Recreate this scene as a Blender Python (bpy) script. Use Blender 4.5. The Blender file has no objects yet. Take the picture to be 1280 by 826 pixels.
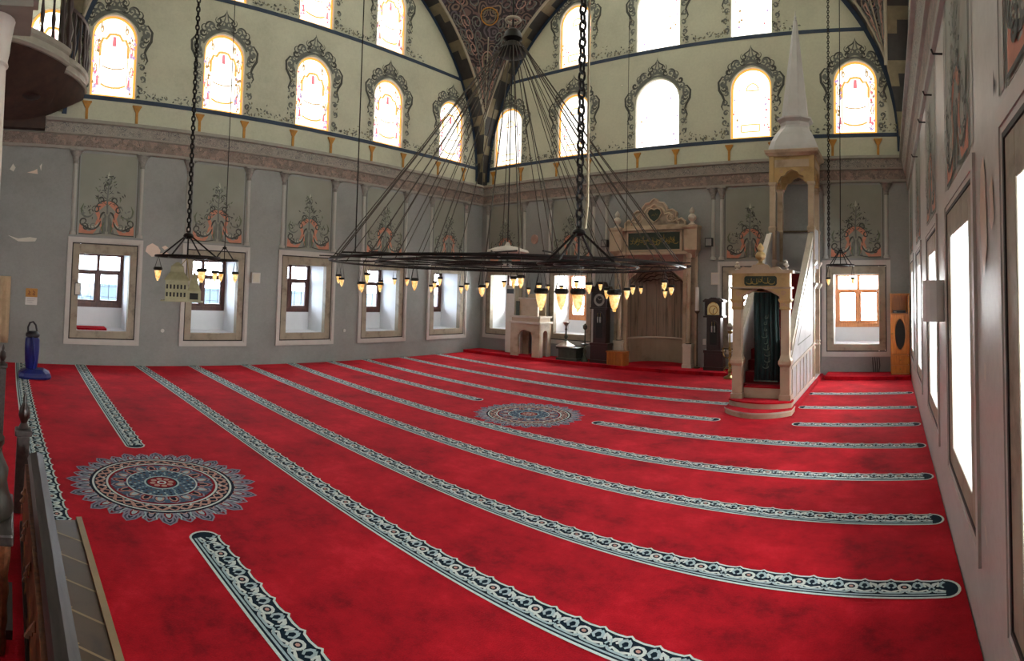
WORLD, EXPO, PANE = 34.0, 0.48, 1.4
import bpy, bmesh, math, random
from mathutils import Vector, Matrix
from mathutils.geometry import tessellate_polygon
R = random.Random(7)
PI = math.pi
col = bpy.context.scene.collection
sin, cos, sqrt = math.sin, math.cos, math.sqrt

# ------------------------------------------------------------------ materials
def lin(c):
    return tuple((x/12.92 if x <= .04045 else ((x+.055)/1.055)**2.4) for x in c)
def rgb(h):
    return lin(tuple(int(h[i:i+2], 16)/255 for i in (0, 2, 4)))
class N:
    """tiny node-tree helper"""
    def __init__(s, m):
        m.use_nodes = True; s.t = m.node_tree; s.n = s.t.nodes; s.l = s.t.links
        s.b = s.n.get('Principled BSDF')
    def new(s, k, **kw):
        x = s.n.new(k)
        for a, v in kw.items(): setattr(x, a, v)
        return x
    def link(s, a, b): s.l.new(a, b)
    def noise(s, scale, detail=4, rough=.6, src='Object', stretch=None):
        tc = s.new('ShaderNodeTexCoord'); o = tc.outputs[src]
        if src == 'World':
            pass
        if stretch:
            mp = s.new('ShaderNodeMapping'); mp.inputs['Scale'].default_value = stretch
            s.link(o, mp.inputs[0]); o = mp.outputs[0]
        n = s.new('ShaderNodeTexNoise'); n.inputs['Scale'].default_value = scale
        n.inputs['Detail'].default_value = detail; n.inputs['Roughness'].default_value = rough
        s.link(o, n.inputs['Vector']); return n.outputs['Fac']
    def ramp(s, fac, stops):
        r = s.new('ShaderNodeValToRGB'); e = r.color_ramp.elements
        while len(e) < len(stops): e.new(.5)
        for i, (p, c) in enumerate(stops): e[i].position = p; e[i].color = (*c, 1)
        s.link(fac, r.inputs[0]); return r.outputs[0]
    def bump(s, fac, strength=.2, dist=.02):
        b = s.new('ShaderNodeBump'); b.inputs['Strength'].default_value = strength; b.inputs['Distance'].default_value = dist
        s.link(fac, b.inputs['Height']); s.link(b.outputs[0], s.b.inputs['Normal'])
def mul(c, k): return tuple(min(1, x*k) for x in c)
MATS = {}
def mat(name, hexc, rough=.7, var=.12, scale=6., metal=0., bump=0., stretch=None, spec=None):
    if name in MATS: return MATS[name]
    m = bpy.data.materials.new(name); n = N(m); c = rgb(hexc)
    f = n.noise(scale, stretch=stretch)
    n.link(n.ramp(f, [(.3, mul(c, 1-var)), (.7, mul(c, 1+var))]), n.b.inputs['Base Color'])
    n.b.inputs['Roughness'].default_value = rough; n.b.inputs['Metallic'].default_value = metal
    if spec is not None: n.b.inputs['Specular IOR Level'].default_value = spec
    if bump: n.bump(f, bump)
    MATS[name] = m; return m
def emat(name, hexc, strength):
    m = bpy.data.materials.new(name); n = N(m)
    n.b.inputs['Base Color'].default_value = (*rgb(hexc), 1)
    n.b.inputs['Roughness'].default_value = .3
    f = n.noise(5.)
    c = rgb(hexc)
    n.link(n.ramp(f, [(.3, mul(c, .92)), (.7, c)]), n.b.inputs['Emission Color'])
    n.b.inputs['Emission Strength'].default_value = strength
    MATS[name] = m; return m

def wall_paint(name, base, z_split=None, upper=None, rough=.6):
    m = bpy.data.materials.new(name); n = N(m)
    big = n.noise(.55, 6, .65); fine = n.noise(9., 5, .7); 
    a = rgb(base)
    c1 = n.ramp(big, [(.3, mul(a, .82)), (.5, a), (.72, mul(a, 1.12))])
    if upper:
        u = rgb(upper)
        c2 = n.ramp(big, [(.3, mul(u, .85)), (.5, u), (.72, mul(u, 1.1))])
        tc = n.new('ShaderNodeTexCoord'); sx = n.new('ShaderNodeSeparateXYZ'); n.link(tc.outputs['Object'], sx.inputs[0])
        g = n.new('ShaderNodeMath', operation='GREATER_THAN'); g.inputs[1].default_value = z_split; n.link(sx.outputs[2], g.inputs[0])
        mx = n.new('ShaderNodeMix', data_type='RGBA'); n.link(g.outputs[0], mx.inputs[0]); n.link(c1, mx.inputs[6]); n.link(c2, mx.inputs[7]); c1 = mx.outputs[2]
    st = n.noise(14., 3, .8)
    mx = n.new('ShaderNodeMix', data_type='RGBA', blend_type='MULTIPLY'); mx.inputs[0].default_value = .35
    n.link(c1, mx.inputs[6]); n.link(n.ramp(st, [(.35, (.75,)*3), (.6, (1, 1, 1))]), mx.inputs[7])
    n.link(mx.outputs[2], n.b.inputs['Base Color']); n.b.inputs['Roughness'].default_value = rough
    n.bump(fine, .12, .01)
    MATS[name] = m; return m
def marble(name, base, vein, scale=2.2, rough=.4, stretch=(1, 1, 1)):
    m = bpy.data.materials.new(name); n = N(m)
    f = n.noise(scale, 8, .62, stretch=stretch); a, v = rgb(base), rgb(vein)
    n.link(n.ramp(f, [(.32, v), (.47, mul(a, .9)), (.62, a), (.8, mul(a, 1.08))]), n.b.inputs['Base Color'])
    n.b.inputs['Roughness'].default_value = rough
    MATS[name] = m; return m
def wood(name, dark, light, rough=.45, stretch=(9, 9, 1.2), scale=3.):
    m = bpy.data.materials.new(name); n = N(m)
    f = n.noise(scale, 5, .6, stretch=stretch)
    n.link(n.ramp(f, [(.3, rgb(dark)), (.7, rgb(light))]), n.b.inputs['Base Color'])
    n.b.inputs['Roughness'].default_value = rough; n.bump(f, .15, .01)
    MATS[name] = m; return m
def ornate(name, ground, cols, scale=4., rough=.7, dens=.5):
    """painted scroll-like ornament: distorted rings of several colours over a ground"""
    m = bpy.data.materials.new(name); n = N(m)
    tc = n.new('ShaderNodeTexCoord')
    nz = n.new('ShaderNodeTexNoise'); nz.inputs['Scale'].default_value = scale*.6; n.link(tc.outputs['Object'], nz.inputs['Vector'])
    ad = n.new('ShaderNodeMix', data_type='RGBA'); ad.inputs[0].default_value = .25
    n.link(tc.outputs['Object'], ad.inputs[6]); n.link(nz.outputs['Color'], ad.inputs[7])
    v = n.new('ShaderNodeTexVoronoi'); v.inputs['Scale'].default_value = scale*1.35; n.link(ad.outputs[2], v.inputs['Vector'])
    w = n.new('ShaderNodeMath', operation='SINE'); mu = n.new('ShaderNodeMath', operation='MULTIPLY'); mu.inputs[1].default_value = 26.
    n.link(v.outputs['Distance'], mu.inputs[0]); n.link(mu.outputs[0], w.inputs[0])
    g = rgb(ground)
    sel = n.ramp(v.outputs['Color'], [(i/(len(cols)), rgb(c)) for i, c in enumerate(cols)])
    ms = n.new('ShaderNodeMath', operation='GREATER_THAN'); ms.inputs[1].default_value = 1-2*dens; n.link(w.outputs[0], ms.inputs[0])
    mx = n.new('ShaderNodeMix', data_type='RGBA'); mx.inputs[6].default_value = (*g, 1)
    n.link(ms.outputs[0], mx.inputs[0]); n.link(sel, mx.inputs[7])
    n.link(mx.outputs[2], n.b.inputs['Base Color']); n.b.inputs['Roughness'].default_value = rough
    MATS[name] = m; return m

def carpet_red():
    m = bpy.data.materials.new('red_pile'); n = N(m)
    f = n.noise(1.1, 9, .74); f2 = n.noise(90., 2, .6)
    c = n.ramp(f, [(.36, rgb('6c040d')), (.46, rgb('980716')), (.54, rgb('ab0a1a')), (.66, rgb('c81a2b'))])
    mx = n.new('ShaderNodeMix', data_type='RGBA', blend_type='MULTIPLY'); mx.inputs[0].default_value = .6
    n.link(c, mx.inputs[6]); n.link(n.ramp(f2, [(.3, (.65,)*3), (.65, (1, 1, 1))]), mx.inputs[7])
    n.link(mx.outputs[2], n.b.inputs['Base Color']); n.b.inputs['Roughness'].default_value = .95
    n.b.inputs['Specular IOR Level'].default_value = .1
    n.b.inputs['Sheen Weight'].default_value = .25; n.b.inputs['Sheen Tint'].default_value = (*rgb('ff5060'), 1)
    n.bump(f2, .3, .01)
    MATS['red_pile'] = m
carpet_red()
wall_paint('grey_wall', '8b8d8a', 6.2, 'bcbda6', .55)
wall_paint('grey_wall_gloss_lit', 'b6b4ae', 6.2, 'c0c1ae', .42)  # same grey paint made paler, the right wall's stronger light in its colour
wall_paint('rear_paint', '8b8d8a', 6.2, 'bcbda6')
mat('panel_paint', '87897d', .6, .08, 1.5)
mat('white_trim', 'b9b4ae', .5, .06, 4)
mat('pilaster_paint', 'a9a79f', .5, .06, 4)
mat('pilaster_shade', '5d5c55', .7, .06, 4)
mat('cap_paint', '85837c', .6, .25, 14)
mat('dark_line', '26221f', .6, .1)
marble('stone', '9c917e', '756b5b', 3.2, .6)
mat('reveal_white', 'e4e6e8', .6, .03, 3)
wood('window_wood', '3b1d14', '5a2e20', .4)
wood('backlit_wood', 'a8683f', 'c98a5c', .4)  # window wood lightened, backlight put into its colour
mat('navy_band', '203349', .6, .15, 5)
mat('gold_paint', 'a9741f', .5, .2, 8)
mat('salmon', 'bf7f66', .7, .15, 6)
mat('scroll_grey', '696c66', .7, .15, 8)
mat('scroll_dark', '43453f', .7, .15, 8)
mat('scroll_pale', 'a9a998', .7, .1, 8)
mat('scroll_green', '5e6650', .7, .15, 8)
mat('leaf_dull', '77735c', .8, .2, 8)
mat('voussoir_dark', '2b2a28', .7, .2, 5)
mat('voussoir_tan', '6f6750', .7, .2, 5)
mat('arch_white', '98917f', .6, .08, 5)
ornate('pendentive_paint', '2a2327', ['4b4350', '6d5346', '3a3546', '7d6a5a', '5f4a46', '55505a'], 2.6)
ornate('frieze_grey', '9a978b', ['75746c', '5f6060', '868378'], 9.)
ornate('frieze_pink', '7f736a', ['96776a', '5a5049', '6b5d54', '9a8274'], 9.)
mat('cornice_stone', '8f8b80', .6, .1, 5)
mat('plaster_pink', 'd6bfae', .34, .06, 5)
mat('plaster_white', 'cdc8bd', .8, .06, 5)
marble('white_marble', 'c9beae', '9b9084', 1.6, .35)
marble('warm_marble', 'b8a38a', '8b755a', 1.8, .4)
marble('ochre_marble', 'b89a66', '93784c', 2.6, .45)
marble('grey_marble', 'b3b2b4', '8d8c90', 1.4, .4)
marble('slab_marble', '9c8c7a', '665848', 2.4, .35, (4.5, 4.5, .35))
marble('dado_marble', 'a1927e', '6c6152', 1.7, .35)
marble('brown_marble', '4a3a25', '2a2016', 2.6, .4)
mat('pale_joint', '8a7758', .6, .1)
mat('rose_paint', 'a98578', .6, .15, 5)
mat('spire_lead', 'b6b5b4', .5, .07, 3)
mat('iron', '1b1918', .45, .25, 12, .6)
mat('rope', '453f37', .8, .2, 12)
mat('cable_cream', 'b3a78b', .6, .1)
mat('brass', '8f7a44', .35, .2, 10, .8)
mat('silver', 'a09a90', .3, .15, 10, .8)
mat('model_brass', '8c8667', .45, .15, 12, .15)
mat('dark_opening', '14110e', .8, .1)
wood('clock_wood', '1a0f0c', '2e1a14', .35)
wood('cabinet_wood', '9a5a1e', 'c17a30', .35)
wood('box_wood', '8e4f1a', 'b06a28', .4)
wood('rail_wood', '241e1c', '453c38', .4, (1.2, 9, 9), 4.)
wood('carved_wood', '5a3320', '935a38', .55, (6, 6, 6), 5.)
wood('gallery_wood', '32221b', '4a3428', .7, (2, 2, 2), 2.)
mat('baluster_wood', '2e1a1c', .45, .2, 6)
mat('dial', 'd8c68c', .4, .08, 6)
mat('green_panel', '1e2f22', .5, .2, 7)
mat('gold_script', '8d7a3c', .4, .15, 8, .3)
mat('curtain_green', '0d2a2a', .8, .2, 4)
mat('thread_pale', '55675c', .8, .1)
mat('red_cloth', '7a0f18', .9, .2, 20)
mat('cream_plastic', 'c9c2b3', .4, .05)
mat('white_plastic', 'c4c1bd', .4, .05)
mat('grey_plastic', '8f8d8b', .4, .05)
mat('dark_plastic', '232222', .4, .1)
mat('orange_paper', 'b98340', .6, .08)
mat('blue_plastic', '0f1c68', .35, .12, 5)
mat('black_plastic', '15151c', .4, .1)
mat('cotton_tan', 'b79f80', .9, .1, 8)
mat('vase_metal', '2c2b22', .4, .3, 6, .4)
mat('bronze_green', '3f463b', .5, .25, 7, .4)
mat('candle_wax', 'cfc8c0', .5, .04)
mat('exterior_wall', '34424f', .9, .1, 2)
mat('exterior_ground', '8b9095', .9, .1, 1)
mat('rug_white', 'b9b3a8', .9, .1, 10)
# carpet dyes
for k, h in dict(c_navy='12222f', c_sky='a3b8be', c_pale='cad3cf', c_slate='4b4a5e', c_lilac='8a8797', c_pink='b98f84', c_red='7e1420', c_teal='4a6076', c_deep='1a2030', c_brown='6d564c').items():
    mat(k, h, .95, .12, 30, spec=.1)
# stained glass seen against the sky
for k, h, s in (('glass_white', 'fffdf6', PANE), ('glass_amber', 'f0b050', .66), ('glass_rose', 'e07c88', .62), ('glass_violet', 'b9a4cc', .5), ('glass_lead', 'b99a68', .38), ('glass_gold_line', 'e6b25c', .58), ('drum_fill_glow', 'fffdf8', 7.), ('glass_dim', '8d8a78', .35)):  # includes the strong glow for the panes added in the drum
    emat(k, h, s)
def glass():
    m = bpy.data.materials.new('pane_glass'); n = N(m)
    n.n.remove(n.b)
    tr = n.new('ShaderNodeBsdfTransparent'); tr.inputs[0].default_value = (.95, .97, .98, 1)
    gl = n.new('ShaderNodeBsdfGlossy'); gl.inputs['Roughness'].default_value = .05
    fr = n.new('ShaderNodeFresnel'); fr.inputs[0].default_value = 1.3
    mx = n.new('ShaderNodeMixShader'); n.link(fr.outputs[0], mx.inputs[0]); n.link(tr.outputs[0], mx.inputs[1]); n.link(gl.outputs[0], mx.inputs[2])
    n.link(mx.outputs[0], n.n['Material Output'].inputs[0]); MATS['pane_glass'] = m
glass()
def lampglass():
    m = bpy.data.materials.new('lamp_glass'); n = N(m)
    tc = n.new('ShaderNodeTexCoord'); sx = n.new('ShaderNodeSeparateXYZ'); n.link(tc.outputs['Object'], sx.inputs[0])
    f = n.noise(18.)
    n.link(n.ramp(f, [(.3, rgb('c98f35')), (.7, rgb('efd9a4'))]), n.b.inputs['Base Color'])
    n.link(n.ramp(f, [(.3, rgb('c47f22')), (.62, rgb('f6d590'))]), n.b.inputs['Emission Color'])
    n.b.inputs['Emission Strength'].default_value = .75
    n.b.inputs['Roughness'].default_value = .15; MATS['lamp_glass'] = m
lampglass()

# ------------------------------------------------------------------ mesh builder
class MB:
    def __init__(s): s.v = []; s.f = []; s.m = []; s.mats = []
    def mi(s, m):
        if m not in s.mats: s.mats.append(m)
        return s.mats.index(m)
    def add(s, vs, fs, m):
        b = len(s.v); i = s.mi(m); s.v += [tuple(x) for x in vs]
        for f in fs: s.f.append(tuple(b+k for k in f)); s.m.append(i)
        return s
    def box(s, x0, x1, y0, y1, z0, z1, m):
        v = [(x, y, z) for x in (x0, x1) for y in (y0, y1) for z in (z0, z1)]
        return s.add(v, [(0, 1, 3, 2), (4, 6, 7, 5), (0, 4, 5, 1), (2, 3, 7, 6), (0, 2, 6, 4), (1, 5, 7, 3)], m)
    def pbox(s, P, u0, u1, z0, z1, o0, o1, m):
        v = [P(u, z, o) for u in (u0, u1) for z in (z0, z1) for o in (o0, o1)]
        return s.add(v, [(0, 1, 3, 2), (4, 6, 7, 5), (0, 4, 5, 1), (2, 3, 7, 6), (0, 2, 6, 4), (1, 5, 7, 3)], m)
    def pring(s, P, uc, hw0, hw1, a0, a1, b0, b1, o0, o1, m):
        """rectangular picture-frame ring: outer half width hw0, inner hw1; outer z a0..b0; inner z a1..b1"""
        s.pbox(P, uc-hw0, uc-hw1, a0, b0, o0, o1, m); s.pbox(P, uc+hw1, uc+hw0, a0, b0, o0, o1, m)
        s.pbox(P, uc-hw1, uc+hw1, a0, a1, o0, o1, m); s.pbox(P, uc-hw1, uc+hw1, b1, b0, o0, o1, m); return s
    def prism(s, P, outline, o0, o1, m, m_side=None):
        n = len(outline); v = [P(u, z, o0) for u, z in outline]+[P(u, z, o1) for u, z in outline]
        s.add(v, [tuple(range(n)), tuple(range(2*n-1, n-1, -1))], m)
        return s.add(v, [(i, (i+1) % n, n+(i+1) % n, n+i) for i in range(n)], m_side or m)
    def loft(s, rings, m, close=True, cap=True):
        n = len(rings[0]); v = [p for r in rings for p in r]; f = []
        for k in range(len(rings)-1):
            for i in range(n if close else n-1):
                j = (i+1) % n; f.append((k*n+i, k*n+j, (k+1)*n+j, (k+1)*n+i))
        if cap and close: f += [tuple(range(n-1, -1, -1)), tuple(range((len(rings)-1)*n, len(rings)*n))]
        return s.add(v, f, m)
    def lathe(s, prof, c, m, n=14, a0=0, a1=2*PI, axis='z'):
        full = abs(a1-a0-2*PI) < 1e-6; k = n if full else n+1
        rings = []
        for r, z in prof:
            r = max(r, 1e-4)
            rings.append([(c[0]+r*cos(a0+(a1-a0)*i/n), c[1]+r*sin(a0+(a1-a0)*i/n), c[2]+z) for i in range(k)])
        return s.loft(rings, m, full, full)
    def tube(s, pts, r, m, n=6, cap=True):
        pts = [Vector(p) for p in pts]; rings = []
        rr = r if isinstance(r, (list, tuple)) else [r]*len(pts)
        up = Vector((0, 0, 1)); px = None
        for i, p in enumerate(pts):
            t = (pts[min(i+1, len(pts)-1)]-pts[max(i-1, 0)])
            if t.length < 1e-9: t = up.copy()
            t.normalize()
            if px is None:
                px = t.cross(up) if abs(t.z) < .95 else t.cross(Vector((1, 0, 0)))
            px = px-t*px.dot(t)
            if px.length < 1e-6: px = t.cross(Vector((0, 1, 0)))
            px.normalize(); py = t.cross(px)
            rings.append([p+px*rr[i]*cos(2*PI*k/n)+py*rr[i]*sin(2*PI*k/n) for k in range(n)])
        return s.loft(rings, m, True, cap)
    def ring(s, c, Rr, r, m, n=48, k=6):
        rings = [[(c[0]+(Rr+r*cos(2*PI*j/k))*cos(2*PI*i/n), c[1]+(Rr+r*cos(2*PI*j/k))*sin(2*PI*i/n), c[2]+r*sin(2*PI*j/k)) for j in range(k)] for i in range(n+1)]
        return s.loft(rings, m, True, False)
    def ribbon(s, P, pts, w, m, o=.004):
        """flat painted stroke on a plane; w a number or list"""
        n = len(pts); L, Rr = [], []
        for i in range(n):
            a, b = pts[max(i-1, 0)], pts[min(i+1, n-1)]
            dx, dz = b[0]-a[0], b[1]-a[1]; l = math.hypot(dx, dz) or 1e-6
            ww = (w[i] if isinstance(w, (list, tuple)) else w)/2
            L.append(P(pts[i][0]-dz/l*ww, pts[i][1]+dx/l*ww, o)); Rr.append(P(pts[i][0]+dz/l*ww, pts[i][1]-dx/l*ww, o))
        return s.add(L+Rr, [(i, n+i, n+i+1, i+1) for i in range(n-1)], m)
    def poly(s, P, outline, m, o=.004):
        return s.add([P(u, z, o) for u, z in outline], [tuple(range(len(outline)))], m)
    def holes(s, P, outer, holes, m, o=0.):
        loops = [[Vector((u, z, 0)) for u, z in outer]]+[[Vector((u, z, 0)) for u, z in h] for h in holes]
        tri = tessellate_polygon(loops); flat = [p for l in loops for p in l]
        return s.add([P(p.x, p.y, o) for p in flat], tri, m)
    def build(s, name, parent=None, smooth=False, bevel=0, kind=None):
        me = bpy.data.meshes.new(name)
        off = Vector((0, 0, 0))
        p = parent
        while p is not None: off += p.location; p = p.parent
        me.from_pydata([tuple(Vector(v)-off) for v in s.v], [], s.f)
        for m in s.mats: me.materials.append(MATS[m])
        me.polygons.foreach_set('material_index', s.m)
        bm = bmesh.new(); bm.from_mesh(me); bmesh.ops.recalc_face_normals(bm, faces=bm.faces); bm.to_mesh(me); bm.free()
        if smooth:
            me.polygons.foreach_set('use_smooth', [True]*len(me.polygons))
            try: me.set_sharp_from_angle(angle=math.radians(40))
            except Exception: pass
        o = bpy.data.objects.new(name, me); col.objects.link(o)
        if parent: o.parent = parent
        if bevel:
            b = o.modifiers.new('bevel', 'BEVEL'); b.width = bevel; b.segments = 2; b.limit_method = 'ANGLE'
        if kind: o['kind'] = kind
        return o
def tag(o, label, cat, group=None, kind=None):
    o['label'] = label; o['category'] = cat
    if group: o['group'] = group
    if kind: o['kind'] = kind
    return o
def empty(name, loc, label=None, cat=None, group=None, kind=None):
    o = bpy.data.objects.new(name, None); o.location = loc; o.empty_display_size = .1; col.objects.link(o)
    if label: tag(o, label, cat, group, kind)
    return o
def copy_tree(o, parent=None):
    c = o.copy(); col.objects.link(c)
    if parent: c.parent = parent
    for ch in o.children: copy_tree(ch, c)
    return c
def arc(cx, cy, r, a0, a1, n=10, rx=None):
    return [(cx+(rx or r)*cos(math.radians(a0+(a1-a0)*i/n)), cy+r*sin(math.radians(a0+(a1-a0)*i/n))) for i in range(n+1)]
def curl(cx, cy, r, a0, turns, n=16, shrink=.75):
    """spiral volute"""
    return [(cx+r*(1-shrink*i/n)*cos(math.radians(a0)+turns*2*PI*i/n), cy+r*(1-shrink*i/n)*sin(math.radians(a0)+turns*2*PI*i/n)) for i in range(n+1)]
def taper(n, w, e=.25): return [w*(e+(1-e)*sin(PI*i/(n-1))) for i in range(n)]
XL, XR, YF, YB = -14.257, .585, 16., -4.6
LW = lambda u, z, o: (XL+o, u, z)
FW = lambda u, z, o: (u, YF-o, z)
RW = lambda u, z, o: (XR-o, u, z)
FL = lambda u, v, o: (u, v, o)
# ------------------------------------------------------------------ the room
S = 'structure'
LB = [2.46, 5.52, 8.4, 11.27, 14.2]            # window axes on the left and right walls
FB = [-13.1, -10.22, -7.1, -4.05, -.94]        # window axes on the front wall
RB = [1.88, 4.68, 7.6, 10.95, 14.2]
def rect(u, hw, z0, z1): return [(u-hw, z0), (u+hw, z0), (u+hw, z1), (u-hw, z1)]
def arched(u, hw, z0, z1, n=14):
    c = z1-hw
    return [(u-hw, z0), (u+hw, z0)]+[(u+hw*cos(PI*i/n), c+hw*sin(PI*i/n)) for i in range(n+1)]
UZ0, UZ1, VZ0, VZ1 = 6.95, 9.1, 10.1, 12.25
AR, AZ = 7.24, 6.4                             # radius and spring height of the great arches
CX, CY = -6.836, 8.4
up_r = [(u, .6) for u in RB]; up2_r = [(u, .6) for u in RB[1:4]]
up_l = [(u, .6) for u in LB]; up2_l = [(u, .6) for u in LB[1:4]]
up_f = [(u, .75 if i == 2 else .63) for i, u in enumerate(FB)]; up2_f = [(u, .75 if i == 1 else .63) for i, u in enumerate(FB[1:4])]
HOLE = .88
def wall(name, P, u0, u1, low, ups, ups2, extra, mt, label):
    h = [rect(u, HOLE, .64, 3.15) for u in low]
    h += [arched(u, w, UZ0, UZ1) for u, w in ups]+[arched(u, w, VZ0, VZ1) for u, w in ups2]+extra
    b = MB(); b.holes(P, [(u0, -.3), (u1, -.3), (u1, 14.2), (u0, 14.2)], h, mt)
    o = b.build(name); tag(o, label, 'wall', kind=S); return o
gallery_win = [(.85, .6)]
wl = wall('wall_left', LW, YB, YF, LB, up_l+gallery_win, up2_l, [], 'grey_wall', 'grey left wall with five deep lower windows and painted panels above them')
niche_hole = [(-8.02, 0), (-6.12, 0), (-6.12, 3.5), (-8.02, 3.5)]
wf = wall('wall_front', FW, XL, XR, [FB[0], FB[1], FB[3], FB[4]], up_f, up2_f, [niche_hole], 'grey_wall', 'grey front wall holding the prayer niche behind the pulpit')
wr = wall('wall_right', RW, YB, YF, RB, up_r, up2_r, [], 'grey_wall_gloss_lit', 'glossy grey right wall running close beside the viewer')
b = MB(); b.holes(lambda u, z, o: (u, YB, z), [(XL, -.3), (XR, -.3), (XR, 14.2), (XL, 14.2)], [], 'rear_paint')
wb = b.build('wall_rear'); tag(wb, 'plain grey rear wall under the gallery', 'wall', kind=S)
b = MB(); b.box(XL-.2, XR+.2, YB-.2, YF+1.2, -.3, -.03, 'dado_marble')
fl_ = b.build('floor'); tag(fl_, 'stone floor slab under the red carpet', 'floor', kind=S)

# lower windows: white moulding, stone surround, deep white reveal, timber casement
wn = [0]
def lower_window(P, uc, hw, label, wood_m='window_wood', dep=1.12, sill_rug=None, winz=1.43, flare=.05, stone=.16, prot=.05):
    wn[0] += 1
    r = empty('window_%d' % wn[0], P(uc, .53, 0), label, 'window', kind=S)
    b = MB(); b.pring(P, uc, .985, .9, .53, .63, 3.27, 3.17, 0, prot, 'white_trim'); b.pring(P, uc, .9, .865, .63, .665, 3.17, 3.13, -.02, prot*.6, 'white_trim'); b.build('white_moulding', r)
    b = MB(); b.pring(P, uc, .865, .835, .665, .695, 3.13, 3.1, -.02, .012, 'dark_line'); b.build('dark_fillet', r)
    b = MB(); b.pring(P, uc, .835, hw, .695, .88, 3.1, 2.86, -stone, .02 if stone > .1 else .004, 'stone'); b.build('stone_surround', r, bevel=.008)
    b = MB(); h2 = hw+flare; t0 = stone*.6
    q = lambda *p: b.add([P(*x) for x in p], [(0, 1, 2, 3)], 'reveal_white')
    q((uc-hw, .88, -t0), (uc-hw, 2.86, -t0), (uc-h2, 2.9, -dep), (uc-h2, .88, -dep)); q((uc+hw, .88, -t0), (uc+hw, 2.86, -t0), (uc+h2, 2.9, -dep), (uc+h2, .88, -dep))
    q((uc-hw, .88, -t0), (uc+hw, .88, -t0), (uc+h2, .88, -dep), (uc-h2, .88, -dep)); q((uc-hw, 2.86, -t0), (uc+hw, 2.86, -t0), (uc+h2, 2.9, -dep), (uc-h2, 2.9, -dep))
    b.pbox(P, uc-h2, uc+h2, .88, winz, -dep, -dep+.1, 'reveal_white'); b.build('reveal', r)
    b = MB(); z0, z1, zt = winz, 2.9, 2.42; o0, o1 = -dep, -dep+.09
    b.pring(P, uc, h2, h2-.1, z0, z0+.12, z1, z1-.06, o0, o1, wood_m)
    b.pbox(P, uc-h2+.1, uc+h2-.1, zt-.04, zt+.04, o0, o1+.01, wood_m); b.pbox(P, uc-.045, uc+.045, z0+.12, z1-.06, o0, o1+.015, wood_m)
    for s in (-1, 1): b.pring(P, uc+s*(h2-.06)/2, (h2-.14)/2, (h2-.14)/2-.05, z0+.12, z0+.2, zt-.04, zt-.09, o0+.01, o1-.01, wood_m)
    w = b.build('casement', r, bevel=.006)
    b = MB(); b.pbox(P, uc-h2+.1, uc+h2-.1, z0+.12, z1-.06, o0+.03, o0+.036, 'pane_glass'); b.build('glass', w)
    return r
nm = ['first', 'second', 'third', 'fourth', 'fifth']
for i, u in enumerate(LB):
    r = lower_window(LW, u, .66, ['left wall lower window beside the blue vacuum cleaner', 'left wall lower window behind the hanging model mosque', 'left wall lower window, third from the vacuum cleaner', 'left wall lower window, second from the far corner', 'left wall lower window nearest the far corner'][i])
    b = MB()
    for k in range(6): b.pbox(LW, u-.62+k*.25, u-.605+k*.25, 1.3, 2.9, -1.42, -1.405, 'iron')
    for k in range(5): b.pbox(LW, u-.7, u+.7, 1.4+k*.3, 1.414+k*.3, -1.42, -1.4, 'iron')
    b.build('grille', r)
for i, u in ((0, FB[0]), (1, FB[1]), (3, FB[3]), (4, FB[4])):
    lower_window(FW, u, .65, {0: 'front wall lower window nearest the far corner, behind the marble preaching chair', 1: 'front wall lower window behind the two candlesticks', 3: 'front wall lower window hidden behind the pulpit', 4: 'front wall lower window between pulpit and wooden cabinet'}[i], 'backlit_wood' if i in (1, 4) else 'window_wood', winz=1.3)
for i, u in enumerate(RB):
    lower_window(RW, u, .62, ['right wall tall window nearest the viewer, cut by the frame', 'right wall window just beyond the pale wall patches', 'right wall window behind the grey wall speaker', 'right wall window fourth from the viewer', 'right wall window next to the wooden cabinet'][i], dep=.8, winz=.9, stone=.012, prot=.022)

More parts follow.
